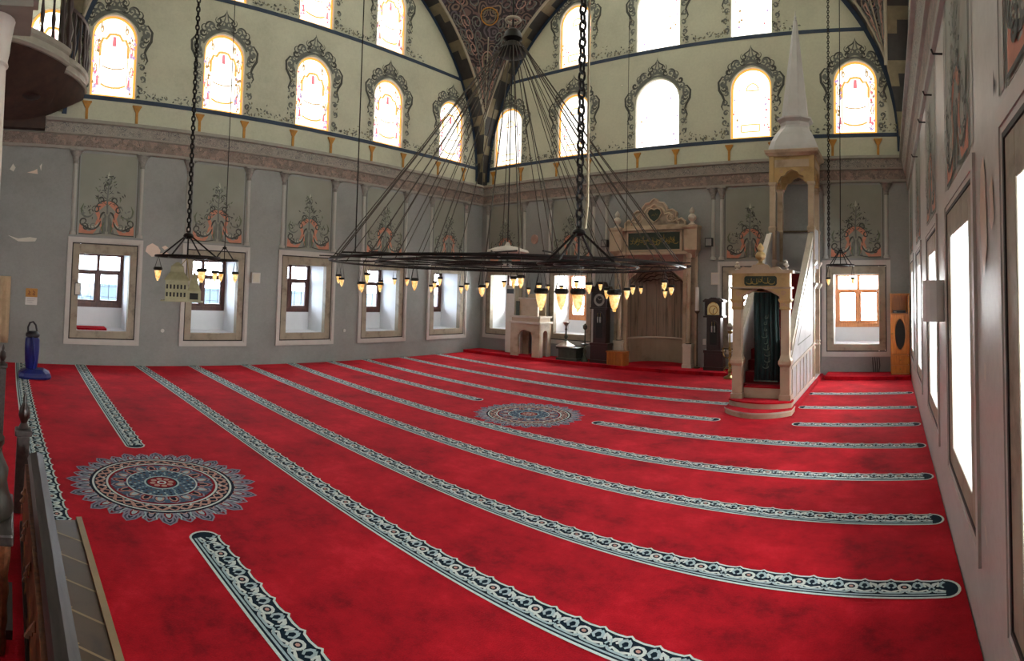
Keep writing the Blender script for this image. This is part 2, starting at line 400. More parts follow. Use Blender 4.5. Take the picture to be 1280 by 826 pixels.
# upper stained-glass windows
def glass_pane(P, uc, hw, z0, z1, plain):
    b = MB(); d = -.1
    out = arched(uc, hw, z0, z1); b.poly(P, out, 'glass_white', d)
    inn = arched(uc, hw-.065, z0+.065, z1-.065); n = len(out)
    if plain < 2:
        b.add([P(u, z, d+.01) for u, z in out]+[P(u, z, d+.01) for u, z in inn], [(i, (i+1) % n, n+(i+1) % n, n+i) for i in range(n)], 'glass_amber')
    H = z1-z0; rr = random.Random(int(uc*100)+int(z0*10))
    X = lambda x: uc+x*hw
    Z = lambda y: z0+y*H
    def st(pts, w, m, o=d+.014): b.ribbon(P, [(X(x), Z(y)) for x, y in pts], w, m, o)
    if plain == 0:
        for s in (-1, 1):
            st([(s*.62, .5), (s*.62, .64), (s*.5, .72), (s*.36, .71), (s*.22, .77), (0, .78)], .07, 'glass_gold_line')
            st([(s*.5, .38), (s*.3, .36), (0, .35)], .03, 'glass_lead'); st([(s*.55, .16), (s*.3, .13), (0, .12)], .05, 'glass_gold_line')
            st([(s*.62, .05), (s*.62, .5)], .02, 'glass_lead')
            b.poly(P, [(X(s*.7-.06), Z(.14)), (X(s*.7+.06), Z(.14)), (X(s*.7+.04), Z(.24)), (X(s*.7-.04), Z(.24))], 'glass_rose', d+.012)
            st(curl(s*.78, .6, .1, 0, 1.3), .03, 'glass_lead'); st(curl(s*.55, .84, .07, 90, 1.3), .03, 'glass_lead'); st(curl(s*.8, .35, .09, 180, 1.2), .03, 'glass_lead'); st(curl(s*.8, .12, .07, 180, 1.2), .028, 'glass_violet')
        b.poly(P, [(X(-.09), Z(.63)), (X(.09), Z(.63)), (X(.07), Z(.75)), (X(-.07), Z(.75))], 'glass_rose', d+.012)
        cols = ['glass_rose', 'glass_violet', 'glass_lead', 'glass_violet']
        for k in range(34):
            x = rr.choice((-1, 1))*rr.uniform(.66, .92); y = rr.uniform(.04, .82)
            if abs(x) > .8 and y > .75: continue
            q = rr.uniform(.025, .05); b.poly(P, [(X(x)-q, Z(y)), (X(x), Z(y)-q), (X(x)+q, Z(y)), (X(x), Z(y)+q*1.6)], rr.choice(cols), d+.018)
    else:
        for k in range(16 if plain == 1 else 9):
            x = rr.choice((-1, 1))*rr.uniform(.5, .9); y = rr.uniform(.05, .7); q = rr.uniform(.025, .045)
            b.poly(P, [(X(x)-q, Z(y)), (X(x), Z(y)-q), (X(x)+q, Z(y)), (X(x), Z(y)+q*1.5)], rr.choice(['glass_lead', 'glass_violet', 'glass_rose']), d+.018)
        if plain == 1:
            for yy in (.1, .2): st([(-.5, yy), (.4, yy)], .035, 'glass_gold_line')
            for xx in (-.5, .4): st([(xx, .1), (xx, .2)], .035, 'glass_gold_line')
            st(arc(.05, .68, .1, 0, 180, rx=.3), .035, 'glass_gold_line'); st([(-.25, .68), (.35, .68)], .035, 'glass_gold_line')
    return b
def upper_window(P, uc, hw, z0, z1, label, plain=0):
    wn[0] += 1
    r = empty('window_%d' % wn[0], P(uc, z0, 0), label, 'window', kind=S)
    out = arched(uc, hw, z0, z1); n = len(out); b = MB()
    b.add([P(u, z, 0) for u, z in out]+[P(u, z, -.11) for u, z in out], [(i, (i+1) % n, n+(i+1) % n, n+i) for i in range(n)], 'plaster_white'); b.build('reveal', r)
    glass_pane(P, uc, hw, z0, z1, plain).build('stained_glass', r)
    return r
side = {'left': ['nearest the carved balcony', 'second from the balcony', 'in the middle of the row', 'second from the far corner', 'nearest the far corner']}
for i, (u, w) in enumerate(up_l): upper_window(LW, u, w, UZ0, UZ1, 'arched stained glass window in the left lower row, '+side['left'][i])
upper_window(LW, .85, .6, UZ0, UZ1, 'bright arched window behind the balcony balusters')
for i, (u, w) in enumerate(up2_l): upper_window(LW, u, w, VZ0, VZ1, 'stained glass window high on the left wall, '+['first', 'middle', 'last before the corner'][i]+' of the top row')
fside = ['nearest the far corner', 'behind the thick chain', 'wide one above the prayer niche', 'left of the pulpit spire', 'right of the pulpit spire']
for i, (u, w) in enumerate(up_f): upper_window(FW, u, w, UZ0, UZ1, 'arched window in the front lower row, '+fside[i], [1, 1, 2, 1, 0][i])
for i, (u, w) in enumerate(up2_f): upper_window(FW, u, w, VZ0, VZ1, 'window high on the front wall, '+['beside the corner arch', 'wide one in the middle of the top row', 'above the pulpit spire'][i], [1, 2, 2][i])
for i, (u, w) in enumerate(up_r): upper_window(RW, u, w, UZ0, UZ1, 'arched window above the cornice of the right wall, '+nm[i]+' from the viewer', 1)
for i, (u, w) in enumerate(up2_r): upper_window(RW, u, w, VZ0, VZ1, 'window in the top row of the right wall, '+nm[i]+' from the viewer', 1)

for i, (x, lb) in enumerate(((-11.5, 'left'), (-8.5, 'middle'), (-2.2, 'right'))):  # unseen glowing panes added to light the rear of the hall
    wn[0] += 1; b = MB(); Pk = lambda u, z, o: (u, YB+o, z); b.poly(Pk, arched(x, .8, .9, 4.2), 'glass_white', .03); b.ribbon(Pk, [(x, .9), (x, 4.2)], .05, 'window_wood', .04); b.ribbon(Pk, [(x-.8, 3.2), (x+.8, 3.2)], .05, 'window_wood', .045)
    o = b.build('window_%d' % wn[0]); tag(o, 'unseen glowing arched pane added in the rear wall, '+lb+' one', 'window', kind=S)
# cornices
PROF_ = [(0, 5.5, 'cornice_stone'), (.05, 5.52, 'cornice_stone'), (.06, 5.58, 'frieze_pink'), (.08, 5.86, 'cornice_stone'), (.13, 5.88, 'cornice_stone'), (.14, 5.92, 'frieze_grey'), (.2, 6.14, 'cornice_stone'), (.27, 6.16, 'cornice_stone'), (.27, 6.24, 'cornice_stone'), (0, 6.26, None)]
def cornice(n, P, u0, u1, label, m0=0., m1=0., deep=1., cut=99):
    b = MB(); PROF = [(o, 6.26+(z-6.26)*deep, m) for o, z, m in PROF_[:cut]]
    if cut < 99: PROF += [(0, 5.92, None)]
    for (o, z, m), (o2, z2, _) in zip(PROF, PROF[1:]):
        b.add([P(u0+o*m0, z, o), P(u1-o*m1, z, o), P(u1-o2*m1, z2, o2), P(u0+o2*m0, z2, o2)], [(0, 1, 2, 3)], m)
    for u, mm in ((u0, m0), (u1, -m1)): b.add([P(u+o*mm, z, o) for o, z, _ in PROF], [tuple(range(len(PROF)))], 'cornice_stone')
    o = b.build('trim_%d' % n); tag(o, label, 'cornice', kind=S)
cornice(1, LW, .75, YF, 'painted moulded cornice along the left wall', 0, 1)
cornice(6, LW, YB, .75, 'plain shadowed cornice under the balcony', 0, 0, 1., 5)
cornice(2, FW, XL, XR, 'painted moulded cornice along the front wall', 1, 1)
cornice(3, RW, YB, YF, 'painted moulded cornice receding along the right wall', 0, 1, 1.35)

# navy bands, small gilded columns, pilasters, painted rocaille panels
def hwz(z): return sqrt(max(0, AR*AR-(z-AZ)**2))
def bands(P, c, w):
    for z, t in ((6.895, .055), (10.03, .055)):
        h = hwz(z); b = MB(); b.pbox(P, c-h, c+h, z-t, z+t, 0, .012, 'navy_band'); b.build('navy_band', w)
    b = MB(); pts = [(c+AR*cos(a), AZ+AR*sin(a)) for a in [PI*i/60 for i in range(61)]]
    b.ribbon(P, [(c+(AR-.06)*cos(PI*i/60), AZ+(AR-.06)*sin(PI*i/60)) for i in range(61)], .13, 'navy_band', .014); b.build('navy_arch_line', w)
def gilded(P, u, w):
    b = MB(); b.pbox(P, u-.035, u+.035, 6.26, 6.62, 0, .03, 'gold_paint')
    b.loft([[P(u-.04, 6.6, 0), P(u+.04, 6.6, 0), P(u+.04, 6.6, .03), P(u-.04, 6.6, .03)], [P(u-.11, 6.74, 0), P(u+.11, 6.74, 0), P(u+.11, 6.74, .045), P(u-.11, 6.74, .045)]], 'gold_paint')
    b.pbox(P, u-.12, u+.12, 6.74, 6.78, 0, .05, 'gold_paint'); b.build('gilded_column', w)
def pilaster(P, u, w):
    b = MB(); k = 8
    def half(r, z, oo=1.): return [P(u+r*cos(PI*i/k), z, .0+oo*r*sin(PI*i/k)) for i in range(k+1)]
    b.loft([half(.055, 3.42), half(.055, 5.16)], 'pilaster_paint')
    b.loft([half(.065, 5.14), half(.075, 5.18), half(.06, 5.2), half(.09, 5.32), half(.14, 5.42), half(.15, 5.46)], 'cap_paint')
    b.pbox(P, u-.17, u+.17, 5.46, 5.5, 0, .17, 'cap_paint')
    b.loft([half(.09, 3.32), half(.09, 3.38), half(.065, 3.42)], 'pilaster_paint')
    b.build('pilaster', w, smooth=True)
def painted_pilaster(P, u, w):
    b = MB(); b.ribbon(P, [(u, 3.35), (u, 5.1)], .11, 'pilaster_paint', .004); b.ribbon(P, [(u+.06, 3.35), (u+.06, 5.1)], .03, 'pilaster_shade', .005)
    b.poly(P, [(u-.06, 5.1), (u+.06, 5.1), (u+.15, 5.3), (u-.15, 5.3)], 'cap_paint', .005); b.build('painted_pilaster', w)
def rocaille(P, uc, w, seed):
    """painted panel: salmon scrolls at the foot, a thin tree of leaves above"""
    rr = random.Random(seed); b = MB()
    b.pbox(P, uc-.74, uc+.74, 3.33, 5.44, 0, .003, 'panel_paint')
    for s in (-1, 1):
        b.ribbon(P, [(uc+s*.78, 3.33), (uc+s*.78, 5.35)], .03, 'pilaster_shade', .005)
        X = lambda x: uc+s*x
        def rb(pts, wd, m, o): b.ribbon(P, [(X(x), 3.34+z) for x, z in pts], wd, m, o)
        def pl(pts, m, o): b.poly(P, [(X(x), 3.34+z) for x, z in pts], m, o)
        rb(arc(0, .55, .3, 8, 95, rx=.27), taper(11, .15), 'salmon', .007)                      # central hood
        rb([(.26, .6), (.2, .45), (.17, .3), (.12, .12)], [.1, .09, .06, .03], 'salmon', .007)
        pl([(.72, .04), (.72, .16), (.6, .2), (.5, .1), (.42, .1), (.34, .2), (.26, .42), (.2, .5), (.24, .3), (.28, .12), (.36, .03)], 'salmon', .006)
        pl([(.72, .16), (.7, .3), (.62, .2)], 'salmon', .006)
        rb(arc(.42, .42, .26, 190, 330), taper(11, .07), 'scroll_dark', .009)
        rb(arc(.4, .4, .2, 200, 330), taper(11, .05), 'scroll_pale', .011)
        rb(curl(.6, .34, .13, 200, 1.2), taper(17, .04), 'scroll_dark', .012)
        rb(curl(.3, .66, .11, 0, 1.1), taper(17, .035), 'scroll_dark', .013)
        rb(arc(.08, .3, .3, 100, 20, rx=.12), taper(11, .05), 'scroll_dark', .012)
        pl([(.04, .04), (.2, .06), (.14, .3), (.1, .46), (.03, .5)], 'scroll_grey', .0055)
        rb(arc(.52, .62, .16, 200, 400), taper(11, .05), 'scroll_grey', .0085); rb(curl(.56, .2, .1, 20, 1.2), taper(17, .04), 'scroll_dark', .0125); rb(curl(.36, .22, .09, 160, -1.2), taper(17, .035), 'scroll_grey', .0126)
        rb(curl(.16, .92, .1, 250, 1.2), taper(17, .04), 'scroll_dark', .0128); rb([(.64, .5), (.68, .66), (.62, .8)], taper(3, .05), 'scroll_green', .0124)
        rb([(.02, .1), (.06, .3), (.04, .5), (.1, .62)], taper(4, .07), 'scroll_grey', .01)
        rb([(.09, .05), (.13, .2), (.08, .34)], taper(3, .06), 'scroll_green', .012)
        rb([(.72, .02), (.36, .02), (.12, .06)], .025, 'scroll_dark', .013)
        rb(arc(.02, .55, .36, 15, 95, rx=.33), taper(11, .03), 'scroll_dark', .014)
        for k in range(48):                                                               # leaves
            z = rr.uniform(.72, 1.55); x = abs(rr.gauss(0, .1))+(.16 if z < 1.15 else .02)*rr.random()+max(0, .24-(z-.72)*.34)*rr.random()
            if k > 34: z = rr.uniform(.4, .75); x = rr.uniform(.34, .68)
            q = rr.uniform(.03, .065); a = rr.uniform(0, PI)
            pl([(x-q*cos(a), z-q*sin(a)), (x+q*.35*sin(a), z-q*.35*cos(a)), (x+q*cos(a), z+q*sin(a)), (x-q*.35*sin(a), z+q*.35*cos(a))], rr.choice(['scroll_dark', 'scroll_green', 'scroll_grey', 'scroll_dark']), .015+.0004*k)
        for k in range(5):
            z = .78+k*.14; rb([(0, z), (.07, z+.05), (.17-.02*k, z+.12)], taper(3, .018), 'scroll_dark', .014)
    b.ribbon(P, [(uc, 3.9), (uc-.015, 4.3), (uc+.01, 4.7), (uc, 4.98)], [.05, .04, .03, .01], 'scroll_grey', .016)
    b.poly(P, [(uc-.04, 4.86), (uc, 4.8), (uc+.04, 4.86), (uc, 5.0)], 'scroll_pale', .02)
    b.build('painted_panel', w)
def window_scroll(P, uc, hw, z0, z1, w, seed, lim=99, foot=True):
    """grey painted scrollwork around an arched window"""
    rr = random.Random(seed); b = MB(); c = z1-hw
    def in_arch(u, z): return True
    for s in (-1, 1):
        X = lambda x: uc+s*x
        def rb(pts, wd, m, o):
            b.ribbon(P, [(X(x), z) for x, z in pts], wd, m, o)
        k = hw
        # grey painted band hugging the arch head
        rb([( (k+.09)*cos(a), c+(k+.09)*sin(a)) for a in [math.radians(20+7*i) for i in range(11)]], taper(11, .13, .4), 'scroll_grey', .005)
        # outer scrolls
        rb([(0, z1+.62), (.07, z1+.5), (.2, z1+.42), (.17, z1+.3), (.3, z1+.26)], taper(5, .05), 'scroll_dark', .007)
        rb(curl(.22, z1+.34, .11, 60, -1.3), taper(17, .045), 'scroll_dark', .008)
        rb(arc(.45, z1+.1, .16, 120, -20), taper(11, .05), 'scroll_dark', .008)
        rb(curl(.62, z1+.06, .12, 120, -1.2), taper(17, .045), 'scroll_dark', .009)
        rb(arc(.36, z1+.16, .14, 150, 300), taper(11, .04), 'scroll_grey', .009)
        rb([(k+.1, c+.4), (k+.26, c+.42), (k+.38, c+.26), (k+.36, c+.02), (k+.25, c-.16), (k+.2, c-.3), (k+.28, c-.5), (k+.22, c-.62)], taper(8, .08), 'scroll_dark', .01)
        rb(curl(k+.24, c+.2, .12, 100, 1.1), taper(17, .065), 'scroll_grey', .011)
        rb(arc(k+.16, c-.05, .2, 90, 200, rx=.08), taper(11, .04), 'scroll_grey', .011)
        rb([(k+.12, c+.34), (k+.16, c+.1), (k+.12, c-.12)], taper(3, .05), 'scroll_grey', .012)
        for a in range(8):
            t = math.radians(4+a*11.5); q = k+.2+.05*(a % 2)
            b.ribbon(P, [(X(x), z) for x, z in curl(q*cos(t), c+q*sin(t), .1, 57*a, 1.1 if a % 2 else -1.1, 12)], taper(13, .075), 'scroll_grey' if a % 3 else 'scroll_dark', .0105+.0002*a)
        for a in range(5):
            zz = c-.1-a*.3
            if zz > z0+.2: b.ribbon(P, [(X(x), z) for x, z in curl(k+.13+.04*(a % 2), zz, .085, 80*a, 1.1 if a % 2 else -1.1, 12)], taper(13, .065), 'scroll_grey', .0122+.0002*a)
        for q in range(44):
            z = rr.uniform(z0+.02, c-.25); x = k+rr.uniform(.05, .28)
            if q > 20: z = z0+.03+abs(rr.gauss(0, .12)); x = k+rr.uniform(.1, .85)
            if q > 20 and not foot: continue
            e = rr.uniform(.025, .06); a = rr.uniform(0, PI)
            b.poly(P, [(X(x-e*cos(a)), z-e*sin(a)), (X(x+e*.5*sin(a)), z-e*.5*cos(a)), (X(x+e*cos(a)), z+e*sin(a)), (X(x-e*.5*sin(a)), z+e*.5*cos(a))], rr.choice(['scroll_grey', 'leaf_dull', 'scroll_dark', 'scroll_grey']), .013+.0003*q)
    b.ribbon(P, [(uc-.12, z1+.2), (uc-.05, z1+.4), (uc, z1+.66), (uc+.05, z1+.4), (uc+.12, z1+.2)], taper(5, .05), 'scroll_grey', .02)
    b.ribbon(P, [(uc-.2, z1+.14), (uc, z1+.2), (uc+.2, z1+.14)], .09, 'scroll_grey', .021)
    b.build('painted_scrollwork', w)
seed = 1
for P, w, lows, ups, ups2, c in ((LW, wl, LB, up_l, up2_l, CY), (FW, wf, [FB[0], FB[1], FB[3], FB[4]], up_f, up2_f, CX), (RW, wr, RB, up_r, up2_r, CY)):
    bands(P, c, w)
    for u, hw in ups:
        for s in (-1, 1): gilded(P, u+s*.66, w)
        if P is not RW or True: window_scroll(P, u, hw, UZ0, UZ1, w, seed)
        seed += 1
    for u, hw in ups2: window_scroll(P, u, hw, VZ0, VZ1, w, seed); seed += 1
    for u in lows:
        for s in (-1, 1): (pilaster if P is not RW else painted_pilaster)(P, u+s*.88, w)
        rocaille(P, u, w, seed); seed += 1
for u in (FB[2]-1.75, FB[2]+1.9): pilaster(FW, u, wf)

# bare plaster where the paint has flaked
def patch(P, w, pts, m='plaster_pink', o=.006):
    b = MB(); b.poly(P, pts, m, o); b.build('flaked_patch', w)
patch(LW, wl, [(3.52, 3.0), (3.56, 3.14), (3.7, 3.22), (3.86, 3.14), (3.93, 3.04), (3.9, 2.9), (3.7, 2.86)])
patch(LW, wl, [(3.96, 3.13), (4.06, 3.18), (4.14, 3.12), (4.04, 3.06)]); patch(LW, wl, [(3.88, 2.96), (4.1, 3.0), (4.2, 2.95), (4.1, 2.88), (3.9, 2.88)])
patch(LW, wl, [(-.06, 3.22), (.2, 3.15), (.5, 3.2), (.68, 3.18), (.64, 3.1), (.4, 3.08), (.2, 3.08)], 'plaster_white')
patch(LW, wl, [(.35, 4.84), (.62, 4.82), (.6, 4.95), (.52, 4.9)]); patch(LW, wl, [(-.1, 4.9), (-.02, 5.05), (.05, 4.95), (.0, 4.85)], 'plaster_white')
patch(LW, wl, [(.66, 5.02), (.72, 5.1), (.7, 4.9)], 'plaster_white')
patch(RW, wr, [(3.38, 2.42), (3.25, 2.6), (3.28, 3.0), (3.33, 3.16), (3.45, 3.1), (3.5, 2.8), (3.45, 2.55)]); patch(RW, wr, [(3.1, 2.68), (3.02, 2.74), (3.06, 2.98), (3.16, 2.92), (3.12, 2.82), (3.17, 2.74)])
patch(RW, wr, [(3.52, .9), (3.44, .88), (3.42, .78), (3.5, .8)], 'plaster_white'); patch(RW, wr, [(3.42, 1.9), (3.36, 1.88), (3.38, 1.78), (3.44, 1.8)], 'plaster_white')
patch(RW, wr, [(2.86, 1.83), (2.7, 1.82), (2.72, 1.45), (2.78, 1.3), (2.84, 1.5)], 'dark_opening')
patch(RW, wr, [(2.97, 3.55), (2.93, 3.45), (2.98, 3.4)], 'dark_opening')
for y, z in ((5.79, 4.85), (7.22, 4.92), (8.5, 4.95), (10.9, 5.0)):
    b = MB(); b.tube([RW(y, z, 0), RW(y, z, .1), RW(y, z+.05, .12)], .012, 'iron'); b.build('iron_hook', wr)

# great arches with striped voussoirs, and the pendentives between them
DEP = .62
def arch(P, c, tl, name_label, feet=(-1, 1)):
    r = empty('arch', P(c, AZ, 0), name_label, 'arch', kind=S)
    b = MB(); n = 66
    def dep(z): return min(DEP, max(.12, tl-hwz(z)))
    for i in range(n):
        a0, a1 = PI*i/n, PI*(i+1)/n
        u0, z0, u1, z1 = c+AR*cos(a0), AZ+AR*sin(a0), c+AR*cos(a1), AZ+AR*sin(a1)
        m = 'voussoir_dark' if i % 2 else 'voussoir_tan'; m2 = 'voussoir_tan' if i % 2 else 'voussoir_dark'
        d0, d1 = dep(z0), dep(z1)
        b.add([P(u0, z0, 0), P(u1, z1, 0), P(u1, z1, d1*.5), P(u0, z0, d0*.5)], [(0, 1, 2, 3)], 'voussoir_dark' if i % 4 < 2 else m)
        b.add([P(u0, z0, d0*.5), P(u1, z1, d1*.5), P(u1, z1, d1), P(u0, z0, d0)], [(0, 1, 2, 3)], m2 if i % 4 < 2 else m)
    for s in feet:                                    # short straight foot between cornice and spring
        for k in range(2):
            z0, z1 = 6.24+k*.1, 6.34+k*.08; d = dep(AZ)
            b.add([P(c+s*AR, z0, 0), P(c+s*AR, z1, 0), P(c+s*AR, z1, d), P(c+s*AR, z0, d)], [(0, 1, 2, 3)], 'voussoir_dark')
    b.build('voussoirs', r)
    b = MB(); za = AZ+sqrt(AR*AR-(tl-DEP)**2)
    t0 = math.asin((za-AZ)/AR); pts = [P(c+AR*cos(t0+(PI-2*t0)*i/60), AZ+AR*sin(t0+(PI-2*t0)*i/60), DEP) for i in range(61)]
    b.tube(pts, .05, 'arch_white', 6); b.build('arch_moulding', r, smooth=True)
RR = lambda u, z, o: (u, .95+o, z)
arch(LW, CY, 7.5, 'great striped arch over the left wall', (1,)); arch(FW, CX, 7.5, 'great striped arch over the front wall'); arch(RW, CY, 7.5, 'great striped arch over the right wall'); arch(RR, CX, 7.45, 'great striped arch on the gallery side', ())
def pendentive(sx, sy, label):
    b = MB(); xe = XL+DEP if sx < 0 else XR-DEP; ye = YF-DEP if sy > 0 else .95+DEP
    rings = []; za = AZ+sqrt(AR*AR-(7.42-DEP)**2); n = 16
    for k in range(21):
        z = za+(AZ+AR-za)*k/20; h = hwz(z) if k < 20 else 0
        A = (xe, CY+sy*h); B = (CX+sx*h, ye)
        ra, rb = math.hypot(A[0]-CX, A[1]-CY), math.hypot(B[0]-CX, B[1]-CY); aa, ab = math.atan2(A[1]-CY, A[0]-CX), math.atan2(B[1]-CY, B[0]-CX)
        if ab-aa > PI: ab -= 2*PI
        if aa-ab > PI: aa -= 2*PI
        rings.append([(CX+(ra+(rb-ra)*i/n)*cos(aa+(ab-aa)*i/n), CY+(ra+(rb-ra)*i/n)*sin(aa+(ab-aa)*i/n), z) for i in range(n+1)])
    b.loft(rings, 'pendentive_paint', False, False)
    o = b.build('pendentive', smooth=True); tag(o, label, 'pendentive', kind=S)
    # painted medallion and ribs on the curved surface
    def at(s, t):
        k = min(19.999, max(0, t*20)); i = int(k); f = k-i; q = min(15.999, max(0, s*16)); j = int(q); g = q-j
        p = [Vector(rings[i+a][j+c])*(f if a else 1-f)*(g if c else 1-g) for a in (0, 1) for c in (0, 1)]
        p = p[0]+p[1]+p[2]+p[3]; d = Vector((CX, CY, p.z))-p; d.normalize(); return p+d*.03
    b = MB(); rr = random.Random(3)
    def st(pts, w, m):
        pp = [at(s, t) for s, t in pts]; b.tube(pp, w, m, 4)
    st([(.5, .02), (.5, .5)], .022, 'arch_white')
    for t, rx, m in ((.34, .14, 'rose_paint'), (.34, .1, 'leaf_dull'), (.62, .1, 'gold_paint'), (.62, .075, 'voussoir_tan')):
        st([(.5+rx*cos(a), t+rx*.5*sin(a)) for a in [2*PI*i/20 for i in range(21)]], .02, m)
    for s in (-1, 1):
        for t in (.12, .2, .28, .42, .5, .58, .7, .8):
            wd = .3
            for cx, m in ((.16, 'scroll_grey'), (.3, 'rose_paint'), (.4, 'scroll_grey')):
                st([(.5+s*(cx+dx), t+dz) for dx, dz in [(.07*(1-.7*i/12)*cos(2*PI*1.3*i/12+t*9), .045*(1-.7*i/12)*sin(2*PI*1.3*i/12+t*9)) for i in range(13)]], .02, m)
        st([(.5+s*.06, .06), (.5+s*.2, .3), (.5+s*.24, .5), (.5+s*.3, .8)], .016, 'scroll_grey')
    b.build('painted_medallions', o)
pendentive(-1, 1, 'painted pendentive in the far corner between the striped arches'); pendentive(1, 1, 'painted pendentive above the pulpit-side corner')
pendentive(-1, -1, 'painted pendentive over the balcony corner'); pendentive(1, -1, 'painted pendentive over the viewer')
b = MB(); prof = [(6.85, 13.6), (6.85, 15.6)]+[(6.85*cos(PI/2*i/12), 15.6+6.85*sin(PI/2*i/12)) for i in range(1, 13)]
b.lathe(prof, (CX, CY, 0), 'grey_wall', 40); b.f = [f for f in b.f if len(f) < 10]; b.m = b.m[:len(b.f)]
o = b.build('ceiling', smooth=True); tag(o, 'plain dome over the middle of the hall', 'dome', kind=S)
b = MB(); b.box(XL-.05, XR+.05, YB-.05, .96, 13.7, 13.8, 'rear_paint'); 
for (x0, x1, y0, y1) in ((XL-.3, XL+.7, .9, YF+.3), (XR-.7, XR+.3, .9, YF+.3), (XL, XR, YF-.7, YF+.3)): b.box(x0, x1, y0, y1, 13.72, 13.8, 'rear_paint')
o = b.build('ceiling_slab'); tag(o, 'flat ceiling around the dome', 'ceiling', kind=S)
for k in range(12):  # unseen glowing panes added around the drum for soft overhead light
    a = 2*PI*k/12; wn[0] += 1; b = MB(); c0 = Vector((CX+6.8*cos(a), CY+6.8*sin(a), 0)); t = Vector((-sin(a), cos(a), 0)); nrm = Vector((-cos(a), -sin(a), 0))
    Pk = lambda u, z, o: tuple(c0+t*u+nrm*o+Vector((0, 0, z)))
    b.poly(Pk, arched(0, .55, 13.9, 15.5), 'drum_fill_glow', .1); o = b.build('window_%d' % wn[0]); tag(o, 'unseen glowing arched pane added in the drum of the dome', 'window', 'glowing panes added in the drum of the dome', S)
# ------------------------------------------------------------------ carpet with stripes and medallions
b = MB(); b.add([(XL+.01, YB+.02, 0), (XR-.01, YB+.02, 0), (XR-.01, YF-.02, 0), (XL+.01, YF-.02, 0)], [(0, 1, 2, 3)], 'red_pile')
carpet = b.build('carpet'); tag(carpet, 'red wall-to-wall carpet with patterned stripes and round medallions', 'carpet')
def quad3(p):
    (x0, y0), (x1, y1), (x2, y2) = p
    return lambda x: y0*(x-x1)*(x-x2)/((x0-x1)*(x0-x2))+y1*(x-x0)*(x-x2)/((x1-x0)*(x1-x2))+y2*(x-x0)*(x-x1)/((x2-x0)*(x2-x1))
def stripe(ctl, x0, x1, w=.27, round0=True, round1=True, z=.004):
    """prayer-row stripe: navy ground, pale interlace, one straight and one ogee edge (the ogee edge faces the front wall)"""
    y = quad3(ctl); b = MB(); k = w/.28
    def P(u, v, o): return (u, y(u)+v*k, z+o)
    xs = [x0+(x1-x0)*i/80 for i in range(81)]
    base = [(x, -.14) for x in xs]
    if round1: base += [(x1+.1*sin(PI*i/8), -.14*cos(PI*i/8)) for i in range(1, 8)]
    base += [(x, .14) for x in reversed(xs)]
    if round0: base += [(x0-.1*sin(PI*i/8), .14*cos(PI*i/8)) for i in range(1, 8)]
    n = len(xs)
    b.add([P(x, -.14, 0) for x in xs]+[P(x, .14, 0) for x in xs], [(i, i+1, n+i+1, n+i) for i in range(n-1)], 'c_navy')
    for rd, xe, s in ((round0, x0, -1), (round1, x1, 1)):
        if rd:
            b.poly(P, [(xe+s*.12*sin(PI*i/10), -.14*cos(PI*i/10)) for i in range(11)], 'c_navy', 0)
            b.ribbon(P, [(xe+s*.115*sin(PI*i/10), -.132*cos(PI*i/10)) for i in range(11)], .022, 'c_pale', .0016)
    b.ribbon(P, [(x, -.13) for x in xs], .024, 'c_pale', .0012); b.ribbon(P, [(x, -.09) for x in xs], .02, 'c_sky', .0012)
    p = .21; nn = int((x1-x0)/p); p = (x1-x0)/max(nn, 1)
    og = []
    for i in range(nn):
        u = x0+i*p; og += [(u, .142+.012), (u+.03, .13), (u+p*.5, .122), (u+p-.03, .13)]
    og.append((x1, .15)); b.ribbon(P, og, .02, 'c_pale', .0014)
    for i in range(nn):
        u = x0+(i+.5)*p; f = i % 2
        X = lambda t: u+t*p
        if f:
            b.ribbon(P, [(X(.22*cos(a)), .03+.045*sin(a)) for a in [2*PI*j/10 for j in range(11)]], .026, 'c_pale', .002)
            b.poly(P, [(X(.09*cos(a)), .03+.018*sin(a)) for a in [2*PI*j/6 for j in range(6)]], 'c_pink', .0024)
        else:
            for s in (-1, 1):
                b.ribbon(P, [(X(s*.0), .02), (X(s*.12), .07), (X(s*.25), .085), (X(s*.3), .05), (X(s*.2), .03)], [.026, .036, .044, .034, .018], 'c_pale', .002)
            b.ribbon(P, [(X(-.1), -.01), (X(0), .06), (X(.1), -.01)], .018, 'c_sky', .0026)
        for s in (-1, 1):
            b.ribbon(P, [(X(s*.08), -.06), (X(s*.2), -.02), (X(s*.36), -.035), (X(s*.5), -.05)], [.028, .024, .026, .028], 'c_pale', .003)
            b.ribbon(P, [(X(s*.5), .1), (X(s*.38), .08), (X(s*.33), .04), (X(s*.45), .01)], [.034, .026, .024, .018], 'c_sky', .0032)
            b.ribbon(P, [(X(s*.0), -.03), (X(s*.2), -.06), (X(s*.5), -.06)], .022, 'c_sky', .0034)
    o = b.build('patterned_stripe', carpet); return o
stripe([(-14, .42), (-8, .46), (-5.4, .55)], -14.2, .4, .28, False, False)
stripe([(-14, 1.93), (-7.5, 1.84), (-3, 1.87)], -14.2, -7.55); stripe([(-14, 1.93), (-7.5, 1.84), (-3, 1.87)], -4.78, .4)
stripe([(-14, 3.5), (-5.3, 3.5), (-1.5, 3.36)], -14.2, .42)
for ctl in ([(-14, 4.97), (-4, 4.7), (.5, 4.5)], [(-14, 6.5), (-3.85, 6.05), (.5, 5.86)], [(-14, 7.93), (-4.7, 7.3), (.5, 7.21)]): stripe(ctl, -14.2, .42)
c6 = [(-14, 9.3), (-7.9, 8.9), (.5, 8.65)]; stripe(c6, -14.2, -7.95); stripe(c6, -4.95, .42)
